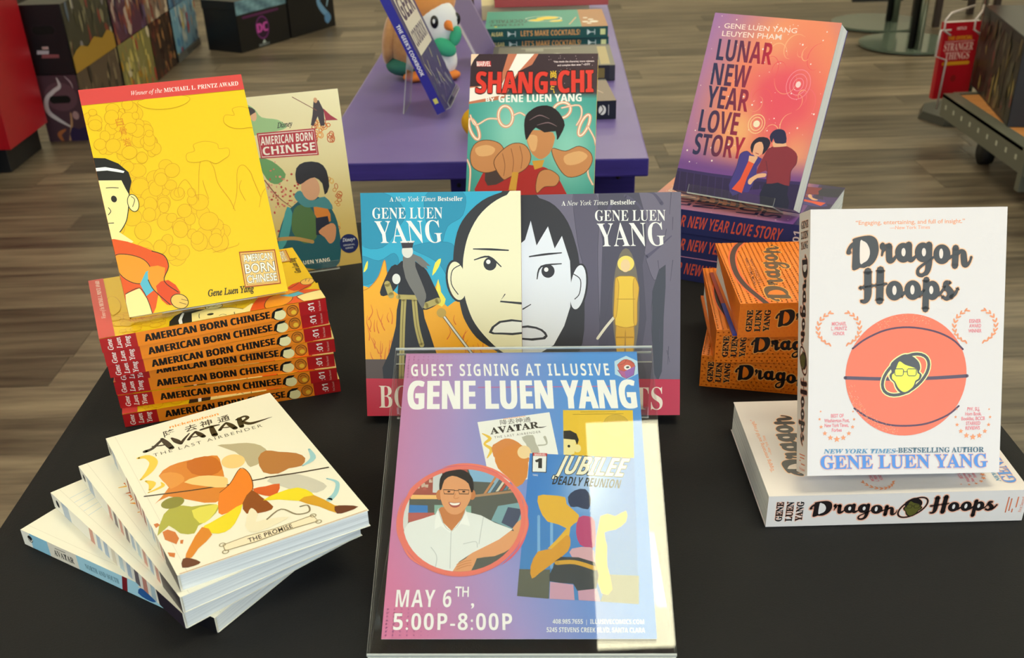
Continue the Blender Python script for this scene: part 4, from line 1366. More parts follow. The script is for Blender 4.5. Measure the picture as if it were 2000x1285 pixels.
    A.line([(144.0,110.4),(141.4,95.1),(129.8,88.6)], [2, 5, 1.5], '9fd0dc')
    A.line([(139.5,59.5),(144.3,49.7),(137.7,36.6),(129.6,30.1)], [1.5, 3, 4, 5], '9fd0dc')
    # central sweep in orange and yellow, with no figure drawn
    A.poly([(58.9,87.5),(69.9,95.6),(84.4,113.4),(88.1,101.8),(84.6,81.8),(77.1,69.3),(69.3,61.7),(55.2,56.4),(49.3,60.2)], 'f0852a', 2)
    A.line([(58.9,87.5),(69.9,95.6),(84.4,113.4),(88.1,101.8),(84.6,81.8),(77.1,69.3),(69.3,61.7)], .7, '6a3414')
    A.poly([(69.9,63.4),(81.9,77.0),(84.9,64.3),(88.6,45.1),(81.2,41.7),(67.6,47.4)], '8f4a1c', 2)
    A.poly([(83.3,78.2),(93.3,76.1),(104.2,73.5),(97.4,60.5),(91.8,59.8),(84.4,68.9)], 'd9602a', 2)
    A.poly([(84.8,58.0),(98.9,61.7),(114.5,60.2),(121.4,47.2),(119.7,37.6),(108.5,41.7),(95.4,52.2)], 'f1dc2c', 2)
    A.poly([(108.5,41.7),(121.7,42.6),(130.0,20.5),(136.1,14.5),(127.6,9.7),(119.2,25.4)], 'd9a22c', 2)
    A.poly([(129.3,18.9),(136.8,16.1),(145.1,8.7),(135.0,7.0),(127.3,8.9)], '6a3a24', 2)
    A.poly([(69.3,61.7),(55.2,56.4),(39.3,50.6),(33.6,48.3),(37.0,36.5),(45.7,32.8),(56.0,39.9)], 'f1dc2c', 2)
    A.poly([(32.8,48.9),(36.5,34.9),(22.3,23.3),(15.1,15.2),(11.1,17.7),(17.0,28.5)], 'e08a2c', 2)
    A.poly([(9.1,17.2),(14.1,14.9),(19.1,6.3),(13.8,4.4),(5.7,7.0)], '6a3a24', 2)
    A.poly([(38.7,118.1),(52.1,120.6),(64.6,112.5),(70.6,104.2),(64.7,92.5),(51.2,103.4)], 'f5d08c', 2)
    A.ell(*P5((745,445)), 9.5, 11.5, 'f5d08c')
    for P in ([(2.0,72.6),(4.9,72.7),(6.1,69.0),(2.4,66.8)], [(5.2,58.8),(9.4,60.0),(13.5,53.5),(13.7,43.8),(10.0,37.7),(4.2,48.0)], [(1.6,31.1),(6.2,27.2),(4.3,22.1),(1.5,25.7)], [(13.8,40.9),(16.1,40.4),(14.2,35.5),(12.7,36.9)]):
        A.poly(P, 'd27a3c')
    A.poly([(61.6,32.4),(70.7,50.5),(74.1,51.4),(74.9,41.7),(69.9,32.9),(77.7,31.9),(93.9,25.4),(84.3,21.7),(69.3,19.6),(62.2,22.2)], 'efe6cc', 2)
    A.line([(78.5,31.3),(92.5,38.5),(100.2,25.4),(109.8,23.3),(112.2,32.0),(106.5,33.6)], 1.4, '8a7c60')
    # title scroll
    A.poly([(39.1,18.1),(58.1,19.1),(78.4,16.7),(110.8,17.6),(111.3,7.2),(87.7,8.8),(61.2,7.7),(38.2,9.4)], '9a8c6c')
    A.poly([(39.6,17.2),(58.0,18.2),(78.3,15.8),(110.1,16.6),(111.0,8.1),(87.9,9.9),(61.5,8.8),(39.0,10.2)], 'f6e7cc')
    for p in ((660,1100), (685,1155), (1372,870), (1415,918)):
        A.ring(*P5(p), 2.2, 2.2, .8, '9a8c6c', n=12)
    A.text('THE PROMISE', [(56.9,10.1),(91.5,10.2),(57.6,15.2)], '3a3226', 'r', .02, sp=1.1)
    A.line([(2, .8), (149, .8)], .5, 'c98a5a', sm=0)
    return A


def art_white_spine(kind=0):
    A = Art(225.5, 15.2, 'eeeae0')
    if kind == 3:
        A.poly([(11, 0), (34, 0), (34, 15.2), (11, 15.2)], '8fc3dc')
        A.ell(10.5, 9, 3.2, 3.6, '15171c')
        A.line([(8, 9), (11, 6.5), (13, 9)], .8, 'eeeae0')
        A.poly([(34, 0), (70, 0), (70, 15.2), (34, 15.2)], 'e6ddce')
        A.text('AVATAR', [(40, 3.5), (65, 3.5), (40, 9.5)], '1c1814', 'se', .01)
        A.line([(43, 11.5), (56, 11.8)], .6, '1c1814')
        A.poly([(70, 0), (180, 0), (180, 15.2), (70, 15.2)], 'a8d3e4')
        A.text('NORTH AND SOUTH', [(79, 4.6), (119, 4.6), (79, 9.6)], '2c5f78', 'se')
        A.poly([(121, 0), (127, 0), (131, 15.2), (125, 15.2)], '7a1c24')
        A.poly([(140, 4), (146, 12), (156, 10), (160, 3), (150, 1)], '2b5c9c', 2)
        A.poly([(142, 11), (147, 14), (152, 12)], 'f0dcc4', 2)
        A.poly([(165, 2), (175, 12), (182, 11), (180, 1)], '8a2c30', 2)
        A.poly([(182, 0), (225.5, 0), (225.5, 15.2), (182, 15.2)], '15151a')
        A.text('DARK', [(186, 8.2), (204, 8.2), (186, 12)], 'eceae6', 'r', .05)
        A.text('HORSE', [(186, 3), (204, 3), (186, 6.8)], 'eceae6', 'r', .05)
    else:
        A.ell(10.5, 8, 3.2, 3.6, '26303c')
        A.poly([(20, 0), (34, 0), (34, 15.2), (20, 15.2)], 'a9b8cc')
        rr = random.Random(kind + 30)
        for i in range(9):
            u = 70 + i * 13
            A.poly([(u, 0), (u + 8, 0), (u + 10, 15.2), (u + 3, 15.2)], rr.choice(['c98a7c', '9fb3cc', 'd8cdbc', '6a6068', '8a2c30', 'b5c9d4']))
        A.poly([(186, 0), (225.5, 0), (225.5, 15.2), (186, 15.2)], '2a2230')
    return A


# ------------------------------------------------------------------ poster in the sign holder
def art_poster():
    A = Art(201.8, 269.7)
    pk, pu, bl = rgb('d67ba6'), rgb('a695cf'), rgb('4f93e0')

    def f(u, v):
        w = u + .22 * (v - .45) + .12 * math.sin(3 * v)
        c = lerp3(pk, pu, w / .42)
        return lerp3(c, bl, (w - .4) / .5)
    A.grid([(0, 0), (201.8, 0), (201.8, 269.7), (0, 269.7)], 20, 24, f)
    rr = random.Random(3)
    for i in range(12):
        for j in range(8):
            A.ell(3 + i * 4.2, 266 - j * 3.2 * (1 + .02 * i), .85 - .06 * i * .8, .85 - .06 * i * .8, 'b06ba4', n=6, same=True)
            A.ell(3 + i * 5.2, 3 + j * 3.0, .9 - .07 * i, .9 - .07 * i, 'b869a0', n=6, same=True)
    A.text('GUEST SIGNING AT ILLUSIVE', [(6.1,244.6),(177.3,243.6),(5.0,257.7)], 'f6f5f6', 'r', .04, sp=1.25)
    A.line([(64.5,231.8),(181.9,231.9)], 1.0, 'c76aa0', sm=0)
    A.text('GENE LUEN YANG', [(5.7,209.2),(198.5,208.5),(4.4,239.3)], 'f6f5f6', 'r', .06, sp=1.02)
    # hexagon badge: bun in a purple wrapper with one eye
    A.poly([(192.2,265.1),(201.7,259.1),(201.4,245.2),(191.6,239.1),(181.7,244.7),(181.9,259.1)], 'bcdcf2')
    A.poly([(184.0,255.1),(185.0,256.4),(188.1,259.8),(190.2,261.1),(192.7,261.3),(196.4,259.7),(198.9,256.8),(199.5,253.6),(198.4,252.0),(191.7,248.2),(189.6,247.7),(185.5,249.3)], '7a3a48', 1)
    A.poly([(184.2,254.8),(185.2,256.1),(188.3,259.5),(190.3,260.8),(192.7,261.0),(196.1,259.4),(198.6,256.6),(199.2,253.6),(198.2,252.3),(191.5,248.4),(189.6,248.0),(185.8,249.5)], 'd5685a', 1)
    A.line([(185.8,255.1),(188.5,255.8),(190.9,257.4),(191.8,260.5)], .35, '8a3c40')
    A.line([(191.8,260.5),(193.4,258.9),(196.3,258.1),(198.2,255.7)], .35, '8a3c40')
    A.ell(*(192.7,252.1), 2.9, 2.7, 'f6f2f2')
    A.ell(*(193.0,252.3), 1.5, 1.1, '3a4a48', rot=20)
    A.poly([(184.1,249.5),(190.0,247.8),(191.2,239.8),(187.7,242.2)], 'b767a2')
    A.poly([(190.0,247.8),(199.5,253.6),(197.8,243.9),(191.2,239.8)], '9a6abb')
    A.line([(184.1,249.5),(187.7,242.2),(191.2,239.8),(197.8,243.9),(199.5,253.6)], .35, '4a2a5a', sm=0)
    # small white cover with warm shapes
    A.poly([(64.9,195.2),(125.1,205.0),(131.5,165.4),(134.2,143.5),(77.2,132.7)], 'f1f0ee')
    A.text('nickelodeon', [(86.7,197.7),(104.9,200.4),(86.5,199.1)], 'f09a5c', 'r', .03)
    A.text('降去神通', [(84.1,192.5),(109.5,195.8),(83.6,196.3)], '3a3630', 'r')
    A.text('AVATAR', [(76.3,182.7),(116.4,189.1),(75.3,189.0)], '2b2620', 'se', .015)
    A.line([(116.4,189.3),(119.3,189.5),(122.5,190.7)], [1.2, .9, .2], '2b2620')
    A.text('THE LAST AIRBENDER', [(79.5,178.5),(117.9,184.0),(79.1,180.6)], '6a645c', 'r', sp=1.3)
    A.line([(69.4,183.5),(75.8,178.5),(71.4,173.0),(77.2,167.5),(74.0,159.3)], [1, 3, 2, 3, 1], 'edc44c')
    A.poly([(81.6,174.3),(88.4,178.4),(95.3,177.0),(102.2,171.4),(105.6,163.2),(107.9,155.0),(84.3,153.8),(77.2,168.8)], 'd98a4a', 2)
    A.poly([(80.0,162.2),(89.0,169.8),(99.1,173.1),(105.5,167.5),(107.4,157.6),(106.5,140.3),(98.5,130.9),(91.2,140.4),(83.0,149.1)], 'd9893f', 2)
    A.poly([(102.1,179.7),(111.3,181.7),(113.5,174.1),(116.9,164.4),(109.0,164.5),(105.6,172.8)], 'b8b7ac', 2)
    A.line([(115.8,171.3),(122.6,172.6),(121.0,179.6)], [1.4, 1.2, 2.4], 'b8b7ac')
    A.ell(*(104.1,164.7), 5.5, 6.5, 'f2d6a4')
    # small yellow cover
    A.poly([(136.6,207.0),(195.0,206.4),(192.6,130.1),(136.2,130.5)], 'e8c033')
    A.line([(151.2,204.9),(180.8,205.0)], .5, 'a8882c', sm=0)
    A.line([(144.8,202.5),(186.7,202.8)], .6, 'a8882c', sm=0)
    A.ell(*(180.5,191.4), 10.6, 10.6, 'd2ae34')
    A.ring(*(180.5,191.4), 10.6, 10.6, .5, 'b89a3c')
    A.poly([(136.6,180.8),(145.5,179.4),(146.7,173.8),(145.1,162.9),(136.3,158.9)], 'f1e2a0', 1)
    A.poly([(136.7,185.7),(142.2,186.1),(147.3,182.8),(149.1,176.6),(147.6,171.1),(146.0,176.6),(136.6,177.8)], '1c1a18', 1)
    A.ell(*(147.7,168.0), 3, 4, 'f1e2a0')
    A.ell(*(140.8,170.3), 1.1, 1.4, '1c1a18')
    # comic cover: blue sky, yellow and magenta patches, no figure drawn
    A.grid([(99.5,34.6),(190.2,27.7),(193.6,158.3),(108.8,163.6)], 10, 14, lambda u, v: lerp3(lerp3(rgb('4a86c4'), rgb('3a7fd0'), v * 1.4), rgb('a9c4ee'), math.exp(-((u - .55) ** 2 + (v - .78) ** 2) / .05)))
    A.poly([(101.0,57.3),(124.5,56.7),(123.3,32.3),(99.5,34.6)], '5f6258')
    A.poly([(169.6,52.5),(191.5,51.3),(190.2,27.7),(161.6,30.0)], '8a8a70')
    for x in (235, 330):
        A.line([S3((x, 560)), S3((x, 940))], 2.2, '7db0e2', sm=0)
    A.poly([(115.4,122.6),(125.1,123.2),(136.9,121.2),(137.9,114.9),(147.3,104.9),(146.1,98.8),(140.7,94.0),(137.3,79.5),(122.6,74.8),(137.5,92.8),(122.8,98.9),(116.4,111.3)], 'e3b23c', 2)
    A.poly([(137.4,86.7),(140.5,81.9),(138.2,72.4),(127.7,63.1),(116.3,53.8),(110.6,49.2),(109.6,59.6),(115.3,72.5),(125.7,74.8)], 'd79a34', 2)
    A.poly([(164.2,103.6),(175.9,103.6),(184.6,108.5),(184.1,98.6),(175.4,91.4),(166.9,89.0),(168.5,77.0),(167.9,60.6),(171.1,40.0),(162.9,36.7),(158.7,62.9)], 'ecc04a', 2)
    A.poly([(147.2,102.5),(154.7,103.7),(159.8,98.7),(159.1,77.1),(153.9,75.9),(147.7,78.3),(144.8,89.1)], 'b8467a', 2)
    A.poly([(139.1,121.2),(144.6,127.5),(153.2,128.7),(157.3,119.8),(154.9,109.9),(146.4,112.4),(141.0,112.4)], '2c3a5c', 2)
    A.poly([(141.4,74.8),(156.0,75.9),(158.8,67.6),(157.5,59.5),(141.2,67.7)], 'd2a6b4', 2)
    A.poly([(132.9,67.7),(158.7,62.9),(159.0,41.2),(144.7,38.9),(141.8,44.6),(123.9,46.9),(126.6,58.4)], '3a4048', 2)
    A.line([(129.7,62.5),(143.2,63.0),(158.5,57.7)], 3.6, 'd3a23c')
    A.poly([(124.4,46.4),(141.8,44.0),(142.5,31.1),(123.8,32.3)], 'c79ab4')
    A.poly([(145.2,38.9),(159.5,40.6),(161.6,30.0),(145.5,31.1)], 'c79ab4')
    A.text('JUBILEE', [(128.8,143.7),(182.9,140.3),(135.9,161.1)], 'f4efd8', 'r', .05, (.07, '2a2a22'))
    A.text('DEADLY REUNION', [(126.5,133.4),(180.2,129.2),(128.7,141.5)], '23231f', 'r', .04)
    A.poly([(110.8,164.0),(123.0,163.3),(122.2,144.4),(110.5,145.0)], '2a2a2c')
    A.poly([(111.4,160.9),(122.3,160.3),(121.7,145.2),(111.1,145.6)], 'eef0f2')
    A.poly([(111.4,164.0),(122.8,163.3),(122.6,160.4),(111.4,161.0)], 'c8303c')
    A.text('MARVEL', [(112.6,161.1),(121.9,160.5),(112.7,163.4)], 'f4e8e8', 'r', .03)
    A.text('1', [(113.5,147.7),(119.8,147.3),(113.7,157.6)], '1c1c20', 'se', .04)
    A.text('YANG', [S3((190, 262)), S3((228, 264)), S3((190, 250))], 'dfe6f0', 'r', .02)
    # photograph of a person in spectacles and a white shirt, in a brushed ring
    cx, cy = (55.6,101.6)
    RC = 46.5
    for i in range(34):
        a0 = rr.uniform(0, 6.28)
        r = RC + rr.uniform(-1, 5.2)
        w = rr.uniform(.6, 2.2)
        A.line([(cx + (r + .4 * k * rr.uniform(-.5, .5)) * math.cos(a0 + k * .16), cy + r * math.sin(a0 + k * .16)) for k in range(9)], [.2, w, w, w, w, w, w, w * .6, .1], rr.choice(['e8746c', 'ea7f72', 'e0667a', 'd96a86', 'ee8270']), sm=2)
    A.ring(cx, cy, RC + 1.2, RC + 1.2, 4.4, 'ea7a6e', n=60)
    A.mask = [(cx + RC * math.cos(t / 24 * math.pi), cy + RC * math.sin(t / 24 * math.pi)) for t in range(48)]
    A.poly([(cx - 60, cy - 60), (cx + 60, cy - 60), (cx + 60, cy + 60), (cx - 60, cy + 60)], '5a5e5a')
    A.poly([(5.7,125.1),(12.8,125.1),(13.2,92.2),(8.0,92.3)], 'd8dbdc')
    A.poly([(56.4,156.9),(98.3,156.6),(80.5,135.2),(62.5,136.4)], '86b4dc')
    A.poly([(12.7,140.9),(28.7,146.2),(36.7,148.3),(36.2,123.9),(13.8,124.0)], 'a8584e')
    for i in range(26):
        x, y = S2((rr.uniform(170, 420), rr.uniform(270, 480)))
        A.poly([(x, y), (x + 2.6, y), (x + 2.8, y + 3), (x, y + 3)], rr.choice(['b8605a', '8a3c38', 'c88a72', '4a4a4c', '7a8c9a', 'd0b8a8']), same=(i % 2 == 1))
    A.poly([(37.6,149.4),(57.6,149.3),(58.7,143.9),(37.9,144.0)], 'b5524a')
    A.poly([(30.5,145.1),(37.8,145.1),(38.3,126.0),(31.1,126.0)], 'ccd2d6')
    A.poly([(13.3,124.0),(34.8,123.7),(35.0,119.9),(13.9,120.0)], 'f2c07a')
    A.poly([(13.5,114.6),(27.8,114.0),(28.2,107.4),(13.1,107.4)], '3f7fc8')
    A.poly([(12.7,107.4),(33.5,107.3),(33.8,100.2),(13.2,98.8)], 'b8625c')
    A.poly([(33.1,114.5),(62.4,113.3),(62.7,105.1),(33.5,106.3)], '8ab4a8')
    for i in range(7):
        A.poly([S2((800 + i * 36, 480 - i * 6)), S2((826 + i * 36, 476 - i * 6)), S2((950 + i * 34, 290)), S2((925 + i * 34, 290))], ('c98a5a', '8fb2cc', '4f6a80', 'd9d2c0', 'b8503c', '5c88a8', 'caa06a')[i])
    A.poly([(64.7,123.7),(95.0,127.7),(95.0,125.6),(64.8,121.4)], 'b08a68')
    A.poly([(83.7,113.2),(103.1,116.7),(105.8,95.8),(95.4,91.9),(78.6,100.0)], '7fa9b4')
    A.poly([(91.6,112.2),(103.1,110.0),(97.1,91.9),(86.6,97.9)], '46506c')
    sk, sk2 = 'e2a173', 'c9804f'
    A.poly([(95.4,92.9),(103.2,101.9),(105.8,95.8),(100.6,87.9)], sk, 2)
    A.poly([(84.2,84.0),(93.7,90.9),(101.5,86.9),(95.6,76.0),(81.9,68.3),(68.3,66.4),(64.3,55.9),(46.5,55.0),(51.3,60.7),(59.7,66.4),(66.3,73.2)], sk, 2)
    A.poly([(10.6,92.2),(13.7,98.3),(24.1,101.8),(34.4,105.8),(36.8,111.4),(48.4,90.1),(58.2,108.2),(70.6,104.6),(81.3,98.0),(95.4,91.9),(85.1,83.0),(73.2,76.1),(64.7,71.3),(54.7,63.6),(49.9,55.0),(22.6,55.1),(10.4,82.3)], 'e6eaec', 1)
    for P in ([(47.5,90.1),(47.8,72.3),(48.1,57.8)], [(72.4,103.1),(71.0,92.0),(69.6,79.1)], [(57.5,79.1),(67.0,81.1),(68.4,76.1)], [(32.5,76.3),(37.3,68.5),(36.9,58.8)]):
        A.line(P, .6, 'c2c8cc')
    A.poly([(36.8,110.4),(38.5,112.4),(58.0,112.3),(56.6,103.1),(47.9,90.6),(41.0,98.1)], sk2, 1)
    A.poly([(36.3,111.4),(34.6,102.2),(34.3,92.1),(39.4,95.1),(46.7,89.1),(47.9,90.6),(40.1,99.2)], 'f0f3f4')
    A.poly([(58.1,110.3),(62.1,95.0),(55.1,97.1),(48.0,89.1),(47.9,90.6),(55.7,102.1)], 'f0f3f4')
    A.line([(36.3,111.4),(40.1,99.2),(47.9,90.1),(55.7,102.1),(58.1,110.3)], .5, 'b8bec2', sm=2)
    for sx in (405, 700):
        A.ell(*S2((sx, 490)), 2.6, 4.8, sk2)
    A.poly([(37.1,131.2),(38.1,139.7),(46.9,143.9),(57.0,140.7),(61.7,133.2),(62.1,122.7),(59.7,114.4),(54.7,107.2),(49.4,105.4),(44.0,107.8),(39.2,115.5),(37.2,123.9)], sk, 2)
    A.poly([(36.3,129.1),(36.3,138.7),(38.8,144.0),(44.0,147.2),(52.2,148.0),(58.6,144.9),(62.9,138.5),(63.9,129.0),(62.0,125.8),(59.5,134.3),(53.4,139.1),(46.1,141.8),(40.0,137.6),(38.1,129.1)], '241f22', 2)
    for x0, x1 in ((440, 540), (575, 672)):
        A.line([S2(p) for p in ((x0, 445), (x1, 448), (x1 - 6, 484), (x0 + 10, 482))], .8, '3a2826', sm=0, closed=True)
        A.ell(*S2(((x0 + x1) / 2, 462)), 1.3, .8, '3a2826')
    A.line([S2((540, 452)), S2((575, 452))], .7, '3a2826', sm=0)
    A.line([(49.5,124.8),(48.3,121.2),(50.2,120.1),(52.3,121.2)], .5, sk2)
    A.poly([(44.3,117.1),(49.0,116.3),(54.0,116.7),(52.7,112.9),(49.2,111.8),(46.0,113.2)], 'a8524a', 2)
    A.poly([(45.1,116.5),(49.0,115.9),(53.4,116.3),(52.2,114.4),(49.1,113.8),(46.4,114.5)], 'f7f3ee', 2)
    for dy in (0, 22, 44):
        A.line([S2((560, 1115 + dy)), S2((640, 1085 + dy)), S2((690, 1078 + dy))], .5, sk2)
    A.mask = None
    A.text('MAY 6', [(8.5,25.6),(50.3,25.4),(8.6,39.8)], 'f5f3f6', 'r', .04, sp=1.15)
    A.text('TH', [(53.1,34.3),(63.1,34.0),(53.0,42.3)], 'f5f3f6', 'r', .02)
    A.text(',', [(65.3,26.3),(67.4,26.3),(65.2,39.4)], 'f5f3f6', 'r', .05)
    A.text('5:00P-8:00P', [(8.2,7.1),(96.3,6.8),(7.8,20.5)], 'f5f3f6', 'r', .04, sp=1.12)
    A.text('408.985.7655  |  ILLUSIVECOMICS.COM', [(125.9,11.9),(193.1,11.5),(126.0,15.5)], 'f3f5f8', 'r', .04)
    A.text('5245 STEVENS CREEK BLVD, SANTA CLARA', [(121.4,5.2),(193.4,4.7),(121.5,9.0)], 'f3f5f8', 'r', .04)
    return A

# =================================================================== the room
M_WALL = mat('wall_paint', 'cfcac0', 0.8, bump=.1, nscale=60)
M_CEIL = mat('ceiling_tile_paint', 'd8d5cc', 0.9, bump=.3, nscale=90)
M_TRIM = mat('trim_paint', '3a3634', 0.5)
XL, XR, YB, YF, ZC = -3.4, 4.6, 9.0, -2.8, 2.79
floor = box('floor', XL, YF, -0.06, XR, YB, -0.003, mat('floor_base', '6b6052', .5, noise='4c443a', nscale=3, stretch=(1, 14, 1)))
tag(floor, kind='structure')
bm = bmesh.new()
PL, PW = 1.22, 0.165
add_box(bm, 0.0007, 0.0007, -0.003, PL - .0007, PW - .0007, 0, bev=0.0006)
pk = bpy.data.meshes.new('plank')
bmesh.ops.recalc_face_normals(bm, faces=bm.faces)
bm.to_mesh(pk)
bm.free()
pk.materials.append(M_PLANK)
rp = random.Random(21)
rowi = 0
y = 1.265
while y < 8.3:
    off = -rp.uniform(0, PL)
    x = -3.0 + off
    while x < 3.4:
        if x > XL and x + PL < XR:
            link('plank', pk, floor, Matrix.Translation((x, y, 0)))
        x += PL
    y += PW
tag(box('wall_left', XL - .1, YF, 0, XL, YB, ZC, M_WALL), kind='structure')
tag(box('wall_right', XR, YF, 0, XR + .1, YB, ZC, M_WALL), kind='structure')
tag(box('wall_back', XL - .1, YB, 0, XR + .1, YB + .1, ZC, M_WALL), kind='structure')
bm = bmesh.new()                                             # street wall with the wide shop window
for a in ((XL - .1, YF - .1, 0, XR + .1, YF, .45), (XL - .1, YF - .1, 2.6, XR + .1, YF, ZC), (XL - .1, YF - .1, .45, -1.6, YF, 2.6), (3.6, YF - .1, .45, XR + .1, YF, 2.6)):
    add_box(bm, *a)
tag(bm_obj('wall_front', bm, M_WALL), kind='structure')
win = tag(box('window_1', -1.6, YF - .06, .45, 3.6, YF - .05, 2.6, M_ACR), kind='structure')
for a in (-1.6, .1, 1.85, 3.54):
    box('window_frame', a, YF - .09, .45, a + .06, YF - .02, 2.6, M_TRIM, win)
bm = bmesh.new()
add_box(bm, XL - .1, YF - .1, ZC, XR + .1, YB + .1, ZC + .1)
ceil = tag(bm_obj('ceiling', bm, M_CEIL), kind='structure')
for nm, a in (('baseboard_left', (XL, YF, 0, XL + .012, YB, .1)), ('baseboard_right', (XR - .012, YF, 0, XR, YB, .1)), ('baseboard_back', (XL, YB - .012, 0, XR, YB, .1))):
    tag(box(nm, *a, M_TRIM), kind='structure')
M_DIFF = mat('lamp_diffuser', 'fffdf5', .6, emit=(LAMP_COLOUR, LAMP_STRENGTH))
M_LF = mat('lamp_frame', 'e8e6e0', .5)
for i in range(-1, 2):
    for j in range(-1, 4):
        x0, y0 = 0.165 + i * 2.9, 0.555 + j * 2.44
        row = ('behind the camera', 'over the black table', 'over the purple table', 'over the middle of the shop', 'over the far end of the shop')[j + 1]
        colm = ('left', 'middle', 'right')[i + 1]
        t = empty('ceiling_light', Matrix.Translation((x0, y0, ZC)), 'flat rectangular ceiling light %s, %s of its row' % (row, colm), 'ceiling light', 'ceiling lights')
        bm = bmesh.new()
        for a in ((-.02, -.02, -.012, 1.24, 0, 0), (-.02, .595, -.012, 1.24, .615, 0), (-.02, 0, -.012, 0, .595, 0), (1.22, 0, -.012, 1.24, .595, 0)):
            add_box(bm, *a)
        bm_obj('frame', bm, M_LF, t)
        box('diffuser', 0, 0, -.008, 1.22, .595, -.001, M_DIFF, t)

# =================================================================== the black table
M_CLOTH = mat('black_tablecloth', '1d1d1f', 0.75, spec=.22, bump=.25, nscale=900)
M_LEG = mat('grey_table_leg', '8a8c8e', .35, metal=.8)
TX0, TX1, TY0, TY1 = -.4465, .4715, -.02, 1.50
tab = empty('display_table', Matrix.Translation((.012, .74, 0)), 'long folding table hidden under a black cloth, carrying the stacked books', 'table')
inv = tab.matrix_world.inverted()
box('table_top', TX0 + .012, TY0 + .012, TZ - .035, TX1 - .012, TY1 - .012, TZ - .004, mat('table_board', 'b8b4aa', .6), tab, inv)
for sx in (TX0 + .08, TX1 - .08):
    for sy in (TY0 + .1, TY1 - .1):
        tube('leg', [(sx, sy, 0), (sx, sy, TZ - .035)], .014, M_LEG, tab, M=inv)
# cloth: flat top with a few faint waves, hanging sides in folds
bm = bmesh.new()
rc = random.Random(4)
NX, NY = 60, 90
g = {}
for i in range(NX + 1):
    for j in range(NY + 1):
        x = TX0 + (TX1 - TX0) * i / NX
        y = TY0 + (TY1 - TY0) * j / NY
        g[i, j] = bm.verts.new((x, y, TZ - .0005))
for i in range(NX):
    for j in range(NY):
        bm.faces.new((g[i, j], g[i + 1, j], g[i + 1, j + 1], g[i, j + 1]))
loop = [(i, 0) for i in range(NX)] + [(NX, j) for j in range(NY)] + [(NX - i, NY) for i in range(NX)] + [(0, NY - j) for j in range(NY)]
prev = [g[k] for k in loop]
cx_, cy_ = (TX0 + TX1) / 2, (TY0 + TY1) / 2
for lv, (dz, o_) in enumerate(((.004, .0035), (.012, .005), (.2, .012), (.42, .02), (.7, .028))):
    cur = []
    for q, k in enumerate(loop):
        v = g[k].co
        nx = (k[0] == NX) - (k[0] == 0)
        ny = (k[1] == NY) - (k[1] == 0)
        fold = math.sin(q * .55) * .5 + math.sin(q * .23 + 1) * .5
        d = o_ + (fold * .018 * min(1, max(0, (lv - 1)) / 3))
        cur.append(bm.verts.new((v.x + nx * d, v.y + ny * d, TZ - dz)))
    for q in range(len(loop)):
        q2 = (q + 1) % len(loop)
        bm.faces.new((prev[q], cur[q], cur[q2], prev[q2]))
    prev = cur
cl = bm_obj('tablecloth', bm, M_CLOTH, smooth=True)
tag(cl, 'plain black cloth spread over the long display table', 'tablecloth')

# =================================================================== books on the black table
KY = BookKind(.1531, .2176, .0145, 'f2c418', art_yellow(), art_yellow_spine())
TS = [(-.385, .910, 21.5), (-.385, .912, 21.7), (-.386, .916, 20.1), (-.390, .935, 14.1), (-.393, .937, 12.6), (-.392, .936, 12.1), (-.387, .924, 16.3)]
ordn = ['topmost', 'second from top', 'third from top', 'fourth from top, in the middle', 'third from bottom', 'second from bottom', 'lowest']
for i, (x, y, a) in enumerate(TS):
    lb = ['yellow paperback lying at the top of the orange-spined stack, under the standing copy', 'orange-spined yellow paperback lying second from the top of its stack',
          'orange-spined yellow paperback lying third from the top of its stack', 'orange-spined yellow paperback in the very middle of the stack of seven',
          'orange-spined yellow paperback third from the bottom, sticking out of the stack', 'orange-spined yellow paperback second from the bottom of its stack',
          'orange-spined yellow paperback lying on the cloth at the bottom of its stack'][i]
    KY.make(flat_spine_matrix(x, y, .015 * (6 - i), math.radians(a), .2176), lb, 'orange-spined paperbacks in the left stack')
KY.make(lean_matrix(-.2907, .9641, .1132, .3891, .5176, .0178, .1531, .0145), 'large yellow paperback with a red top band, propped upright on the left stack')


def easel(M, w, h, t, label, lipw=None, foot=None, lip=True):
    """clear bent-acrylic book easel in the frame of the leaning book: back plate, ledge, lip, rear strut"""
    e = empty('book_easel', M, label, 'book stand')
    lw = lipw or w * .6
    x0 = (w - lw) / 2
    bm = bmesh.new()
    for a in ((x0, -.0016, -.0032, x0 + lw, h * .62, -.0006),) + (((x0, -.0022, -.0032, x0 + lw, -.0006, t + .008), (x0, -.0022, t + .006, x0 + lw, .009, t + .0078)) if lip else ((x0, -.0012, -.0032, x0 + lw, -.0004, t * .8),)):
        fs = add_box(bm, *a)
    for f in bm.faces:
        if f.calc_area() < .0006:
            f.material_index = 1
    bm_obj('rest', bm, [M_ACR, M_ACR_E], e)
    if foot:                                                 # rear strut down to the surface below
        iw = e.matrix_world.inverted()
        top = M @ Vector((w / 2, h * .55, -.004))
        bot = M @ Vector((w / 2, 0, -.004))
        back = Vector((top.x - bot.x, top.y - bot.y, 0))
        fp = Vector((top.x, top.y, foot)) + back * .35
        xd = (M.to_3x3() @ Vector((1, 0, 0))) * (lw * .3)
        n = (fp - top).cross(xd).normalized() * .0022
        bm = bmesh.new()
        vs = [bm.verts.new(iw @ p) for p in (top - xd, top + xd, fp + xd, fp - xd, top - xd + n, top + xd + n, fp + xd + n, fp - xd + n)]
        for q in ((0, 1, 2, 3), (7, 6, 5, 4), (0, 4, 5, 1), (1, 5, 6, 2), (2, 6, 7, 3), (3, 7, 4, 0)):
            bm.faces.new([vs[k] for k in q]).material_index = 0 if q in ((0, 1, 2, 3), (7, 6, 5, 4)) else 1
        bm_obj('strut', bm, [M_ACR, M_ACR_E], e)
    return e


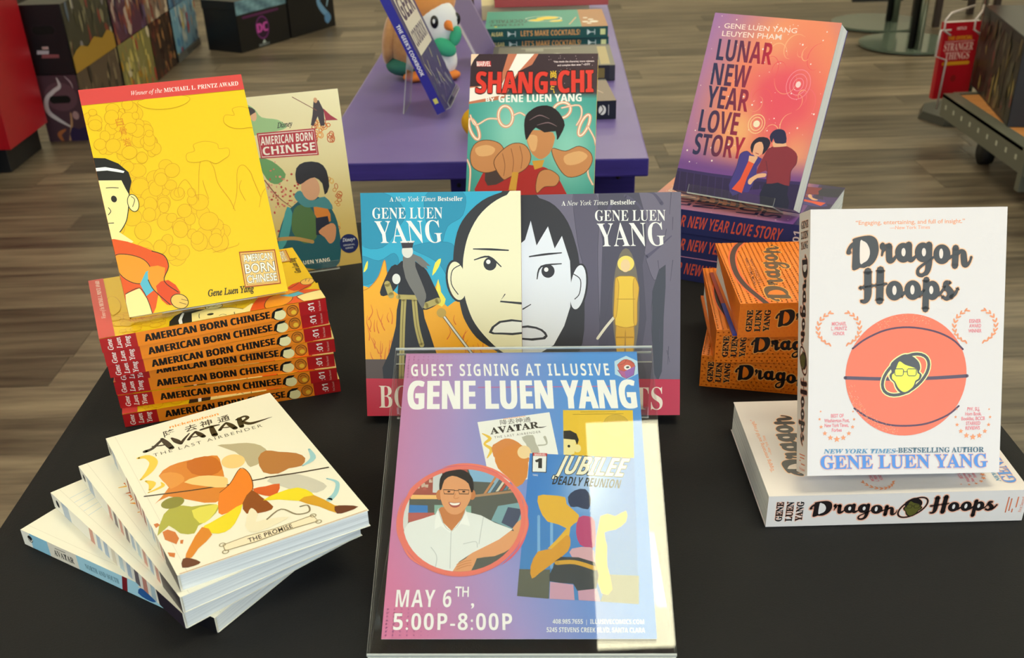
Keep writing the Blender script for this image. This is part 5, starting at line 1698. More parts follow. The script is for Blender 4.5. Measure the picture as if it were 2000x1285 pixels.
easel(lean_matrix(-.2907, .9641, .1132, .3891, .5176, .0178, .1531, .0145), .1531, .2176, .0145, 'clear easel holding the large yellow paperback on top of the left stack', lip=False, foot=TZ + .1053)

KT = BookKind(.152, .215, .014, 'e8cf8e', art_tv(), None)
MT = lean_matrix(-.259, 1.274, .018, .337, .223, .012, .152, .014)
KT.make(MT, 'cream paperback with a red title plate and blue round sticker, standing behind the yellow one')
easel(MT, .152, .215, .014, 'clear easel under the cream paperback at the back left', foot=TZ + .0003)

KE = BookKind(.1543, .2161, .020, 'c22436', art_left_face(), art_left_face_spine())
ME = lean_matrix(-.0657, .9130, .0083, -.0509, .3966, .0004, .1543, .020)
KE.make(ME, 'blue and orange paperback showing the left half of a face, behind the sign')
easel(ME, .1543, .2161, .020, 'clear easel behind the blue half-face paperback', foot=TZ + .0003)
KF = BookKind(.1532, .2136, .020, '6a5f78', art_right_face(), None)
MF = lean_matrix(.0881, .9022, .0091, -.0809, .4435, -.0152, .1532, .020)
KF.make(MF, 'grey-purple paperback showing the right half of a face, behind the sign')
easel(MF, .1532, .2136, .020, 'clear easel behind the grey-purple half-face paperback', foot=TZ + .0003)

KG = BookKind(.168, .259, .020, 'd8b84a', art_action(), None)
MG = lean_matrix(.028, 1.314, .026, -.110, .628, .003, .168, .020)
KG.make(MG, 'tall comic collection with big red title letters over teal, centre back')
easel(MG, .168, .259, .020, 'clear easel carrying the tall teal comic collection', foot=TZ + .0003)

KL = BookKind(.1554, .213, .030, '4a3a78', art_love(), art_love_spine(), hard=False)
ll = ['purple and red paperback lying flat at the top of the right-hand back stack', 'purple-spined paperback in the middle of the right-hand back stack', 'purple-spined paperback at the bottom of the right-hand back stack, on the cloth']
for i, (dx, a) in enumerate(((0, -28.1), (.001, -27.4), (-.001, -28.6))):
    KL.make(flat_spine_matrix(.1727 + dx, 1.2789, .0305 * (2 - i), math.radians(a), .213), ll[i], 'purple paperbacks in the back right stack')
ML = lean_matrix(.2727, 1.2399, .1077 - .001, -.5967, .4545, .0003, .1554, .030)
KL.make(ML, 'purple and red paperback with slanted dark title, propped up on its own stack')
easel(ML, .1554, .213, .030, 'clear easel on the purple stack, holding the propped copy', foot=TZ + .092, lipw=.11)

# white basketball paperback: one standing, one lying below it
KD = BookKind(.1588, .2151, .031, 'e8e0dd', art_hoops(), hoops_spine('e8dfda', '1d1413', 'f3b79c', '5d5a24', 215.1, 31))
MJ = flat_spine_matrix(.2110, .7233, 0, -.009, .2151)
KD.make(MJ, 'thick white paperback lying flat on the cloth at the right, brush title on its spine')
MD = lean_matrix(.3209, .7274, .0471 - .0007, .0148, .4457, .0212, .1588, .031)
KD.make(MD, 'thick white paperback with an orange basketball, standing upright on its twin')
easel(MD, .1588, .2151, .031, 'clear easel behind the standing white basketball paperback', foot=TZ + .0313, lip=False)

# orange hardbacks
ORS = hoops_spine('f07a12', '1d1310', 'f2a04a', '5a4a20', 222, 36, '2a1a14', dots=True)
KO = BookKind(.159, .222, .036, 'ef7a14', art_orange(), ORS, hard=True)
ol = ['orange hardback with a black seam line, on top of the orange stack', 'orange hardback in the middle of the orange stack', 'orange hardback at the bottom of the orange stack, turned slightly']
for i, (x, y, a) in enumerate(((.223, .9361, -.028), (.2064, .9551, -.082), (.1967, .9724, -.258))):
    r = KO.make(flat_spine_matrix(x, y, .0362 * (2 - i), a, .222), ol[i], 'orange hardbacks stacked behind the white ones', name='hardback_book')
    if i == 0:                                               # the jacket flap shows red and blue at the head of the top copy
        bm = bmesh.new()
        add_box(bm, .002, .2222, .001, .075, .2262, .003, 1)
        add_box(bm, .075, .2222, .001, .157, .2262, .003, 0)
        f = bm_obj('jacket_flap', bm, [card('a8321c'), card('2a3a9a')], r)
        f['label'] = 'red and blue jacket edge'

# fan of white books
KW = [BookKind(.150, .2255, .0150, 'efeadb', art_white(k), art_white_spine(k)) for k in (0, 1, 2, 3)]
wl = ['white comic omnibus with warm coloured cover art, on top of the fanned pile', 'white comic omnibus second in the fanned pile, orange flame at its edge',
      'white comic omnibus third in the fanned pile, small orange disc on it', 'white comic omnibus at the bottom of the fan, pale blue spine showing']
for k, (x, y, a) in enumerate(((-.355, .801, 29.7), (-.376, .781, 36.2), (-.398, .764, 43.1), (-.416, .732, 57.5))):
    a = math.radians(a)
    ey = Vector((-math.sin(a), math.cos(a), 0))
    o = Vector((x, y, .0152 * (3 - k) + TZ)) - ey * .2255
    KW[k].make(Matrix.Translation(o) @ Matrix.Rotation(a, 4, 'Z'), wl[k], 'fanned white books')

# =================================================================== sign holder with the poster
MS = lean_matrix(.0003, .5835, .0098, -.0264, 1.1540, .0134, .2002, 0) @ Matrix.Diagonal((.992, .992, 1, 1))
po = art_poster().mesh('poster')
po.materials.append(M_PRINT_PAPER)
pos = link('poster', po, None)
pos.matrix_world = MS
tag(pos, 'pink to blue poster for a book signing, inside the clear slanted holder', 'poster')
bm = bmesh.new()
add_box(bm, 0, 0, -.0004, .2018, .2697, .00003)
bm_obj('backing_paper', bm, card('e9e9ea'), pos)
H_ = Matrix.Translation((MS.translation.x, MS.translation.y, TZ))
hold = empty('sign_holder', H_, 'clear acrylic slanted sign holder standing at the front of the table', 'sign holder')
HW, HH = .2235, .2845
hx0, hy0 = -.0088, -.0135
HL = H_.inverted() @ MS
H0 = HL @ Matrix.Translation((hx0, hy0, .0030))
sheet('front_sheet', HW, HH, .002, hold, H0)
sheet('back_sheet', HW, HH, .002, hold, HL @ Matrix.Translation((hx0, hy0, -.0040)))
bm = bmesh.new()
for a in ((-.004, -.0028), (.0038, .005)):
    add_box(bm, hx0, hy0 + HH, a[0], hx0 + HW, hy0 + HH + .0012, a[1])
add_box(bm, hx0, hy0 + HH + .0012, -.004, hx0 + HW, hy0 + HH + .0024, .005, 1)
bm_obj('top_fold', bm, [M_ACR_E, M_ACR], hold, HL)
bm = bmesh.new()
for a in ((hx0, hy0 - .0015, -.004, hx0 + HW, hy0, -.0010), (hx0, hy0 - .0015, .0022, hx0 + HW, hy0, .005)):
    add_box(bm, *a)
bm_obj('bottom_edge', bm, [M_ACR_E], hold, HL)
iw = MS.inverted()
wb = [MS @ Vector(p) for p in ((hx0, hy0, -.003), (hx0 + HW, hy0, -.003))]
bdir = Vector((0.0264, 1, 0)).normalized()
bm = bmesh.new()
z0 = TZ + .0002
vv = [Vector((wb[0].x, wb[0].y, z0)), Vector((wb[1].x, wb[1].y, z0)), Vector((wb[1].x, wb[1].y, z0)) + bdir * .255, Vector((wb[0].x, wb[0].y, z0)) + bdir * .255]
lo_ = [bm.verts.new(iw @ p) for p in vv]
hi_ = [bm.verts.new(iw @ (p + Vector((0, 0, .002)))) for p in vv]
bm.faces.new(lo_[::-1])
bm.faces.new(hi_)
for q in range(4):
    bm.faces.new((lo_[q], lo_[(q + 1) % 4], hi_[(q + 1) % 4], hi_[q])).material_index = 1
bm_obj('base_plate', bm, [M_ACR, M_ACR_E], hold, HL)
bt = [MS @ Vector(p) for p in ((hx0, hy0 + HH * .97, -.0045), (hx0 + HW, hy0 + HH * .97, -.0045))]
bm = bmesh.new()                                             # rear leg from the top fold down to the base plate
vv = [bt[0], bt[1], Vector((vv[2].x, vv[2].y, z0 + .002)), Vector((vv[3].x, vv[3].y, z0 + .002))]
n = (vv[1] - vv[0]).cross(vv[3] - vv[0]).normalized() * .002
lo_ = [bm.verts.new(iw @ p) for p in vv]
hi_ = [bm.verts.new(iw @ (p - n)) for p in vv]
bm.faces.new(lo_[::-1])
bm.faces.new(hi_)
for q in range(4):
    bm.faces.new((lo_[q], lo_[(q + 1) % 4], hi_[(q + 1) % 4], hi_[q])).material_index = 1
bm_obj('rear_leg', bm, [M_ACR, M_ACR_E], hold, HL)

# =================================================================== purple table behind
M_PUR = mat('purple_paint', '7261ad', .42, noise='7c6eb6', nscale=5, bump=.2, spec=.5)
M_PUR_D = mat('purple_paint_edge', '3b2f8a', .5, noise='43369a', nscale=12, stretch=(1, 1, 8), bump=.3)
pt = empty('purple_table', Matrix.Translation((-.04, 1.781, 0)) @ Matrix.Rotation(math.radians(-2.6), 4, 'Z'), 'purple painted wooden display table behind the black one', 'table')
bm = bmesh.new()
add_box(bm, -.285, 0, TZ - .032, .285, 2.2, TZ, bev=.003)
me_ = bm_obj('table_top', bm, [M_PUR, M_PUR_D], pt)
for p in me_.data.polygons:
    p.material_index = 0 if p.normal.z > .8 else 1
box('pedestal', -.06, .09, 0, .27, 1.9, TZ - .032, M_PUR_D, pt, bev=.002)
for x, z in ((-.045, TZ - .07), (.24, TZ - .06)):
    tube('screw', [(x, .091, z), (x, .088, z)], .004, mat('screw_steel', '40404a', .4, metal=.8), pt, seg=8)


# cookery books lying on the purple table
A = Art(225, 290, '2f9c8c', dz=.02)
A.poly([(0, 0), (225, 0), (225, 62), (0, 62)], 'b07a4a')
for x, y, r in ((95, 168, 14), (120, 140, 20), (80, 120, 12)):
    A.ell(x, y, r, r * 1.4, 'f2d63a', rot=20)
A.ring(110, 150, 34, 44, 3, 'eef2ea')
for x, y, r in ((60, 50, 8), (88, 36, 7), (60, 30, 11), (110, 48, 6), (40, 42, 6)):
    A.ell(x, y, r, r, 'f2f0ea')
A.line([(30, 90), (120, 70)], 3, 'e8b48a')
A.text("LET'S MAKE", [(55, 200), (55, 280), (30, 200)], '1c3c38', 'r', .03)
A.text('COCKTAILS!', [(110, 190), (110, 282), (70, 190)], '1c3c38', 'r', .03)
A.ell(22, 265, 6, 4, 'e8d83a')
S = Art(290, 25, '15504e', dz=.02)
S.text('ALGAR', [(14, 8), (42, 8), (14, 17)], 'e8d890', 'r', .04)
for u in (62, 250):
    S.line([(u - 9, 12.5), (u + 9, 12.5)], 1.4, 'cfe0e0', sm=0)
    S.poly([(u - 9, 6), (u - 9, 19), (u, 12.5)], 'cfe0e0')
    S.line([(u + 9, 7), (u + 9, 18)], 1.6, 'cfe0e0', sm=0)
S.text("LET'S MAKE COCKTAILS!", [(84, 7), (224, 7), (84, 19)], 'e8a860', 'r', .03)
S.poly([(272, 6), (284, 6), (284, 19), (272, 19)], 'd8e0a0')
KC = BookKind(.225, .290, .025, '1c5c58', A, S)
KC.make(flat_spine_matrix(-.033, 2.655, .0256, math.radians(-1.2), .290) , 'teal cocktail recipe book with orange spine lettering, on top of its twin')
KC.make(flat_spine_matrix(-.030, 2.668, .0002, math.radians(-2.2), .290), 'teal cocktail recipe book lying beneath its twin')
# red-brown and cream books further back
A = Art(200, 290, 'b04a4a', dz=.02)
A.poly([(20, 30), (180, 30), (180, 250), (20, 250)], 'e0cf9a')
for i in range(9):
    A.line([(30, 45 + i * 24), (170, 45 + i * 24)], 7, 'c9a870' if i % 2 else '8fa0a0', sm=0)
K2 = BookKind(.200, .300, .03, 'b04a4a', A, None)
K2.make(flat_spine_matrix(-.01, 3.00, .040, math.radians(-1), .300), 'red-brown book with a cream panel, lying behind the teal pair')
A = Art(200, 280, 'e2d3a6', dz=.02)
for i in range(6):
    A.ell(60 + 14 * i, 240 - 9 * (i % 2), 4, 5, 'a8a890')
K3 = BookKind(.200, .290, .038, 'e2d3a6', A, None)
K3.make(flat_spine_matrix(-.045, 3.05, 0.0005, math.radians(1), .290), 'thick cream book under the red-brown one at the far end of the purple table')
# dark books on the near right of the purple table
A = Art(200, 250, '6c6a62', dz=.02)
A.line([(120, 20), (175, 20)], 2, 'c8b878', sm=0)
A.poly([(12, 10), (190, 10), (190, 30), (12, 30)], 'b0a070')
A.poly([(30, 40), (110, 40), (100, 70), (40, 70)], 'cfcab8')
A.ell(100, 120, 26, 16, 'd8d4c8')
A.ell(100, 122, 12, 8, 'e8b040')
A.poly([(150, 150), (180, 150), (180, 190), (150, 190)], '9a9a92')
A.line([(178, 90), (182, 200)], 2, 'e8e6e0', sm=0)
S = Art(250, 32, '20202c', dz=.02)
S.poly([(218, 6), (240, 6), (240, 26), (218, 26)], '7a6a3c')
K4 = BookKind(.215, .262, .032, '2a2a34', A, S)
K4.make(flat_spine_matrix(-.020, 2.33, .0005, math.radians(-2), .262), 'dark grey boxed book with a gilt border, in front of the teal pair')
A = Art(160, 240, '7c6a60', dz=.02)
A.line([(60, 18), (90, 30)], 1.6, 'e8c0b0', sm=0)
S = Art(240, 34, '14182a', dz=.02)
S.ell(214, 17, 7, 9, 'e6e6e6')
S.line([(210, 10), (216, 18), (212, 26)], 2, '14182a')
S.line([(226, 8), (226, 26)], 1.4, 'b8b8c0', sm=0)
K5 = BookKind(.170, .24, .034, '1a1d2c', A, S)
K5.make(flat_spine_matrix(-.026, 2.012, .0005, math.radians(1.5), .24), 'small brown and navy book lying nearest on the purple table, mostly behind the comic')

# geek cookery book leaning in a clear easel
A = Art(190, 235, '2f2a72', dz=.015)
rr = random.Random(4)
for i in range(34):
    x, y = rr.uniform(5, 185), rr.uniform(4, 95)
    A.line([(x, y), (x + rr.uniform(-14, 14), y + rr.uniform(6, 26))], rr.choice([1, 2, 3]), rr.choice(['cfd0dc', '8a8fb0', '6a4f90', 'e2e0a0', '4f8a80']), sm=0)
A.poly([(22, 105), (170, 105), (170, 225), (22, 225)], 'ddd9d2')
A.text('GEEK', [(30, 170), (160, 170), (30, 215)], '3a2a5c', 'r', .06)
A.text("COOKBOOK", [(30, 120), (160, 120), (30, 150)], '3a2a5c', 'r', .05)
S = Art(235, 17, '31309c', dz=.015)
S.text("THE GEEK'S COOKBOOK", [(62, 5), (160, 5), (62, 12)], 'f0f0fa', 'r', .05)
S.poly([(206, 5), (216, 5), (216, 13), (206, 13)], 'd8d870')
KG2 = BookKind(.190, .235, .017, '31309c', A, S, hard=True)
# spine faces the viewer, cover turned to the right, leaning back to the left
yw = math.radians(85)
ex = Vector((math.cos(yw), math.sin(yw), 0))
lean = math.radians(24)
side = Vector((ex.y, -ex.x, 0))
ey = (Vector((0, 0, 1)) * math.cos(lean) - side * math.sin(lean)).normalized()
ez = ex.cross(ey)
o = Vector((-.122, 2.045, TZ + .011))
MG2 = Matrix(((ex.x, ey.x, ez.x, o.x), (ex.y, ey.y, ez.y, o.y), (ex.z, ey.z, ez.z, o.z), (0, 0, 0, 1)))
KG2.make(MG2, 'blue-spined cookery hardback leaning to the left beside the plush bird', name='hardback_book')
easel(MG2, .190, .235, .017, 'clear easel with a tall lip holding the blue-spined cookery book', lipw=.15, foot=TZ + .0005)

# plush bird: plain generic stand-in, round body, pale face, orange beak and feet, green scarf
M_FUR = mat('tan_plush', 'c99664', .95, noise='b98452', nscale=60, bump=1.0, sheen=.5)
M_FURO = mat('orange_plush', 'e89a50', .95, bump=1.0, nscale=60, sheen=.4)
M_FURW = mat('white_plush', 'eceef2', .95, bump=.8, nscale=60, sheen=.3)
M_FURG = mat('green_plush', '3fb088', .95, bump=.8, nscale=60)
M_FURD = mat('dark_green_plush', '2f7064', .95, bump=.8, nscale=60)
M_BEAK = mat('orange_felt', 'e8863a', .9, bump=.4, nscale=80)
M_EYE = mat('black_bead', '0c0c10', .15)
PB = Vector((-.168, 2.42, TZ))
pb = empty('plush_bird', Matrix.Translation(PB), 'round tan and white plush bird with orange feet, behind the leaning cookery book', 'soft toy')


def fuzz(a):
    rr = random.Random(5)
    return lambda p, c: p * (1 + rr.uniform(-a, a))


blob('body', (0, 0, .078), (.076, .070, .078), M_FUR, pb, 36, 24, fn=fuzz(.012))
blob('head', (.012, -.006, .165), (.068, .064, .058), M_FURO, pb, 36, 24, fn=fuzz(.01))
blob('face', (.040, -.040, .118), (.042, .032, .048), M_FURW, pb, 30, 20, fn=fuzz(.008))
blob('belly', (.046, -.030, .040), (.030, .034, .036), M_FURW, pb, 24, 16, fn=fuzz(.01))
for s, p in ((0, (.034, -.072, .124)), (1, (.079, -.044, .124))):
    e_ = blob('eye', p, (.0085, .005, .013), M_EYE, pb, 16, 12)
    blob('glint', (p[0] - .001, p[1] - .0046, p[2] + .002), (.003, .0015, .0045), M_FURW, e_, 8, 6)
tube('beak', [(.060, -.062, .116), (.072, -.082, .108)], [.012, .001], M_BEAK, pb, seg=12)
for x, y in ((-.018, -.052), (.058, -.040)):
    blob('foot', (x, y, .0105), (.024, .022, .0105), M_BEAK, pb, 18, 12)
blob('wing', (-.066, -.004, .082), (.018, .046, .055), M_FUR, pb, 20, 14, rot=Matrix.Rotation(.2, 4, 'Y'), fn=fuzz(.02))
blob('tail', (-.040, -.010, .028), (.040, .050, .022), M_FURD, pb, 20, 14, fn=fuzz(.02))
blob('scarf', (.052, -.066, .072), (.026, .014, .017), M_FURG, pb, 20, 14, rot=Matrix.Rotation(.5, 4, 'Y'))
blob('scarf_end', (.076, -.062, .093), (.012, .009, .021), M_FURG, pb, 16, 12, rot=Matrix.Rotation(.3, 4, 'Y'))
# second soft toy peeping out left of the comic
M_YP = mat('yellow_plush', 'd9a516', .95, bump=.8, nscale=60)
yp = empty('plush_toy', Matrix.Translation((-.045, 1.93, TZ)), 'small yellow soft toy half hidden by the left edge of the tall comic', 'soft toy')
blob('body', (0, 0, .026), (.028, .024, .026), M_YP, yp, fn=fuzz(.01))
blob('head', (.006, 0, .058), (.019, .018, .018), M_YP, yp, fn=fuzz(.01))
# boxed set with brown art and a white-edged booklet at the back
A = Art(120, 170, '4a2c20', dz=.02)
for i in range(26):
    x, y = rr.uniform(5, 115), rr.uniform(5, 165)
    A.poly([(x + rr.uniform(4, 13) * math.cos(k), y + rr.uniform(4, 13) * math.sin(k)) for k in (0, 1.2, 2.4, 3.7, 5)], rr.choice(['8a3a24', 'c06a34', '5a3020', 'd8a060', '2a1a18']), 2)
A.line([(20, 40), (90, 58)], 3, 'c8ccd0', sm=0)
KB = BookKind(.120, .17, .02, '3a2430', A, None)
KB.make(lean_matrix(-.118, 2.98, .004, .35, .15, 0, .12, .02), 'brown picture book standing upright behind the plush bird')
A = Art(150, 210, '8a7aa8', dz=.02)
A.poly([(8, 8), (142, 8), (142, 202), (8, 202)], '6a5a90')
KB2 = BookKind(.150, .21, .006, 'eceaf0', A, None)
ex = Vector((.25, .968, 0)).normalized()
side = Vector((ex.y, -ex.x, 0))
lean = math.radians(28)
ey = (Vector((0, 0, 1)) * math.cos(lean) - side * math.sin(lean)).normalized()
ez = ex.cross(ey)
o = Vector((-.045, 2.46, TZ + .004))
KB2.make(Matrix(((ex.x, ey.x, ez.x, o.x), (ex.y, ey.y, ez.y, o.y), (ex.z, ey.z, ez.z, o.z), (0, 0, 0, 1))), 'thin white-edged booklet leaning just right of the plush bird')

# =================================================================== left: red shelf unit and storage boxes
M_RED = mat('red_laminate', 'b01422', .3, spec=.5)
M_BLK = mat('black_board', '121216', .5)
M_BLK2 = mat('black_card', '15161c', .45)
M_WSH = mat('grey_wood_shelf', '8a7c6c', .5, noise='6f6357', nscale=4, stretch=(1, 12, 1))
rs = empty('shelf_unit', Matrix.Translation((-2.3, 3.9, 0)), 'bright red shelf unit with a black kick plate at the far left', 'shelf')
ri = rs.matrix_world.inverted()
for nm, a, m in (('kick_plate', (-2.62, 2.2, 0, -2.035, 4.28, .10), M_BLK), ('shelf_lip', (-2.03, 2.2, .10, -2.01, 4.25, .16), M_RED), ('deck', (-2.62, 2.2, .10, -2.03, 4.25, .158), M_WSH),
                 ('side_panel', (-2.62, 4.25, .10, -1.955, 4.66, 1.75), M_RED), ('rear_panel', (-2.66, 2.2, 0, -2.62, 4.66, 1.75), M_RED), ('kick_block', (-2.6, 4.28, 0, -1.99, 4.62, .10), M_BLK),
                 ('upper_shelf', (-2.62, 2.2, .62, -2.06, 4.25, .66), M_RED), ('top_panel', (-2.66, 2.2, 1.75, -1.96, 4.66, 1.79), M_RED)):
    box(nm, *a, m, rs, ri, bev=.002)


def pic_panel(W, H, base, cols, seed, n=46, lines=14):
    """generic picture side: upright blots and strokes, no figures"""
    A = Art(W, H, base, dz=.06)
    rr = random.Random(seed)
    for i in range(n):
        x, y = rr.uniform(0, W), rr.uniform(0, H)
        a, b = rr.uniform(8, 26), rr.uniform(18, 60)
        A.poly([(x + a * rr.uniform(.4, 1.2) * math.cos(k), y + b * rr.uniform(.4, 1.2) * math.sin(k)) for k in (0, .9, 1.8, 2.7, 3.6, 4.5, 5.4)], rr.choice(cols), 2)
    for i in range(lines):
        x, y = rr.uniform(0, W), rr.uniform(0, H)
        A.line([(x, y), (x + rr.uniform(-20, 20), y + 30), (x + rr.uniform(-30, 30), y + 70)], [1, 4, 1], rr.choice(cols))
    return A


def storage_box(x0, y0, z0, w, d, h, label, side=None, end=None, lid=True, group='cardboard storage boxes along the left wall', hole=True, end_col='15161c'):
    """lidded cardboard box; near end faces -y, picture side faces +x"""
    r = empty('storage_box', Matrix.Translation((x0, y0, z0)), label, 'box', group)
    bm = bmesh.new()
    add_box(bm, 0, 0, 0, w, d, h - .004, bev=.002)
    bm_obj('body', bm, card(end_col), r)
    if lid:
        bm = bmesh.new()
        add_box(bm, -.003, -.003, h - .05, w + .003, d + .003, h, bev=.002)
        bm_obj('lid', bm, card(end_col), r)
    if side:
        me = side.mesh('side_picture')
        me.materials.append(M_PRINT)
        link('side_picture', me, r, Matrix.Translation((w + .0032, 0, 0)) @ Matrix(((0, 0, 1, 0), (1, 0, 0, 0), (0, 1, 0, 0), (0, 0, 0, 1))))
    if end:
        me = end.mesh('end_picture')
        me.materials.append(M_PRINT)
        link('end_picture', me, r, Matrix(((1, 0, 0, 0), (0, 0, -1, -.0032), (0, 1, 0, 0), (0, 0, 0, 1))))
    if hole:
        bm = bmesh.new()
        pr = []
        hw, hh = .045, .016
        for k in range(20):
            t = 2 * math.pi * k / 20
            pr.append((w / 2 + (hw - hh) * (1 if math.cos(t) > 0 else -1) + hh * math.cos(t), hh * math.sin(t) + h * .64))
        a = [bm.verts.new((x, -.0045, z)) for x, z in pr]
        b = [bm.verts.new((x, -.0015, z)) for x, z in pr]
        bm.faces.new(a)
        for k in range(20):
            bm.faces.new((a[k], b[k], b[(k + 1) % 20], a[(k + 1) % 20]))
        bm_obj('hand_hole', bm, mat('hole_black', '020203', .9) if 'hole_black' not in bpy.data.materials else bpy.data.materials['hole_black'], r)
    return r


BX = -1.992
BW = .178
E1 = Art(178, 280, '1a121c', dz=.06)                          # lower box end: purple glow picture
rr = random.Random(3)
E1.poly([(0, 0), (178, 0), (178, 280), (0, 280)], '4a3440')
E1.ell(95, 190, 70, 60, '5f4450')
E1.line([(95, 270), (100, 235), (70, 215), (30, 180), (25, 130), (60, 95), (110, 60)], [4, 14, 16, 18, 20, 16, 6], 'c9c4cc')
E1.line([(130, 275), (150, 250), (155, 225)], [2, 5, 2], 'b8a8b4')
E1.line([(120, 120), (115, 80), (100, 30), (90, 0)], [6, 9, 10, 10], 'b8906c')
E1.line([(60, 0), (50, 30), (80, 50)], [10, 18, 8], 'a8653c')
E1.ell(140, 110, 14, 18, 'a8888c')
E1.poly([(95, 0), (178, 0), (178, 60), (140, 50), (110, 60)], '2c1f48', 2)
storage_box(BX, 4.725, 0, BW, .56, .28, 'lower front storage box with a purple and white smoky picture on its end', pic_panel(560, 280, '5a4a3c', ['8a7a62', 'c8b89a', '3c3028', '6a5a48', 'a89878', '2c2420'], 3), E1)
storage_box(BX, 5.31, 0, BW, .52, .28, 'low storage box with an olive and red picture side, second in the bottom row', pic_panel(520, 280, '8a8450', ['a8a05c', 'b84a3c', 'd0c070', '5c5a38', 'c89a2c', 'd8ccb0'], 4), None, hole=False)
storage_box(BX, 5.84, 0, BW, .40, .28, 'low storage box with a dark brown picture side, third in the bottom row', pic_panel(400, 280, '3a2a24', ['5a3c2c', '8a4a34', '2a1c1c', 'a87a50', '6a2c2c'], 5), None, hole=False)
blue = pic_panel(520, 280, '6fa4c8', ['3f7fb8', '9cc4dc', 'd8dcd8', 'b83040', 'd8c060', '2f5f94', 'c8a088', '88b8d0'], 6, 60)
blue.poly([(0, 0), (520, 0), (520, 42), (0, 42)], '5c6064')
for k in range(26):
    blue.line([(190 + k * 12, 10), (190 + k * 12 + (k % 3 - 1) * 5, 33)], 5, 'e4e4e4', sm=0, same=True)
storage_box(BX, 6.27, 0, BW, .52, .28, 'low storage box with a light blue picture side, last in the bottom row', blue, None, hole=False)
E2 = Art(178, 280, '131419', dz=.06)
E2.poly([(66, 104), (92, 104), (92, 114), (66, 114)], 'e2cfd0')
E2.poly([(38, 84), (88, 84), (92, 98), (42, 100)], 'b9b6c4')
E2.poly([(54, 68), (128, 68), (130, 82), (58, 84)], '8a5058')
E2.text('MARVEL', [(68, 106), (90, 106), (68, 112)], '8a2030', 'r', .02)
gold = pic_panel(560, 280, '3c3a2c', ['6a6448', '8a8468', 'c8c4b0', '4c4a34', '88848c', '2c2a20', '8a3c34', '5a6a80'], 7, 40)
gold.poly([(0, 0), (560, 0), (560, 60), (480, 90), (400, 70), (300, 95), (200, 72), (120, 92), (0, 66)], 'b08a2c', 2)
storage_box(BX, 4.725, .283, BW, .56, .28, 'upper front black storage box with an oval hand hole, beside the red shelf', gold, E2)
storage_box(BX, 5.31, .283, BW, .52, .28, 'upper storage box with a purple and brown picture side, second in the top row', pic_panel(520, 280, '5a3048', ['7a4a5c', 'c8b0a8', 'a8704c', '3c2440', 'd8d0d0', '8a3c3c', '6c5a88'], 8, 60), None, hole=False)
storage_box(BX, 5.84, .283, BW, .40, .28, 'upper storage box with a beige and red picture side, third in the top row', pic_panel(400, 280, '8a7468', ['c8b8a4', 'a86a4c', '5a4438', 'd8c8b8', '8a3c34', '4c3c48'], 9, 50), None, hole=False)
storage_box(BX, 6.27, .283, BW, .52, .28, 'upper storage box with a blue and yellow picture side, last in the top row', pic_panel(520, 280, '4a78a8', ['3c5c9c', 'c8b850', 'd8dcd8', '6c9cc8', '8a3040', '2c4478'], 10, 60), None, hole=False)
# the two dark boxes standing out into the aisle
E3 = Art(440, 280, '0f1014', dz=.06)
E3.grid([(0, 205), (440, 205), (440, 280), (0, 280)], 12, 4, lambda u, v: lerp3(rgb('4a6a80'), rgb('8ab8cc'), .5 + .5 * math.sin(u * 17 + v * 5)))
E3.line([(50, 186), (360, 186)], 14, '5c2458', sm=0)
E3.ell(205, 108, 58, 64, '7a2c80')
E3.ell(205, 108, 51, 57, '2a1030')
E3.text('DC', [(160, 84), (250, 84), (160, 134)], 'c850b4', 'r', .09)
E3.poly([(188, 22), (222, 22), (205, 42)], 'b8c8cc')
for k in range(8):
    E3.line([(160 + k * 12, 8), (160 + k * 12, 19)], 5, 'a0acb4', sm=0, same=True)
rb = storage_box(0, 0, 0, .25, .44, .28, 'black storage box with a round pink emblem on its face', E3, None, hole=False, group=None)
rb.matrix_world = Matrix.Translation((-1.50, 6.48, 0)) @ Matrix.Rotation(math.radians(-30), 4, 'Z') @ Matrix.Translation((-.25, 0, 0))
E4 = Art(440, 280, '0e0f14', dz=.06)
E4.line([(300, 280), (330, 220), (290, 170), (330, 110), (390, 60), (360, 30)], [14, 26, 34, 40, 24, 8], '6fa0d0')
E4.line([(380, 280), (395, 200), (370, 130)], [8, 14, 8], '9cc4e4')
E4.ell(365, 60, 30, 30, '5c90c8')
rb = storage_box(0, 0, 0, .25, .44, .28, 'black storage box with pale blue swirls, right of the emblem box', E4, None, hole=False, group=None)
rb.matrix_world = Matrix.Translation((-1.272, 6.875, 0)) @ Matrix.Rotation(math.radians(-30), 4, 'Z') @ Matrix.Translation((-.25, 0, 0))

# =================================================================== right: gondola shelf, spinner rack, glass stands
M_GM = mat('grey_metal', '6f7064', .4, metal=.3)
M_ORG = mat('orange_wood', 'c98a4e', .5, noise='b87a40', nscale=6, stretch=(1, 8, 1))
M_SLOT = mat('slot_light', 'b9b9a6', .5)
M_RUB = mat('black_rubber', '0d0d0e', .6)
gd = empty('gondola_shelf', Matrix.Translation((2.1, 3.3, 0)), 'low grey metal shelf base on castors with orange wooden deck, at the right', 'shelf')
gi = gd.matrix_world.inverted()
GX = 1.745
for sec, (ya, yb) in enumerate(((2.55, 3.50), (3.52, 4.275))):
    bm = bmesh.new()
    add_box(bm, GX, ya, .115, GX + .012, yb, .20)
    add_box(bm, GX, ya, .188, GX + .055, yb, .2005)
    add_box(bm, GX + .012, yb - .012, .115, 2.6, yb, .2)
    bm_obj('rail', bm, M_GM, gd, gi)
    box('deck', GX + .055, ya + .02, .17, 2.6, yb - .03, .199, M_ORG, gd, gi)
    n = 9 if sec else 11
    for k in range(n):
        yy = ya + .05 + k * (yb - ya - .1) / (n - 1)
        box('slot', GX - .0012, yy - .006, .150, GX, yy + .006, .166, M_SLOT, gd, gi)
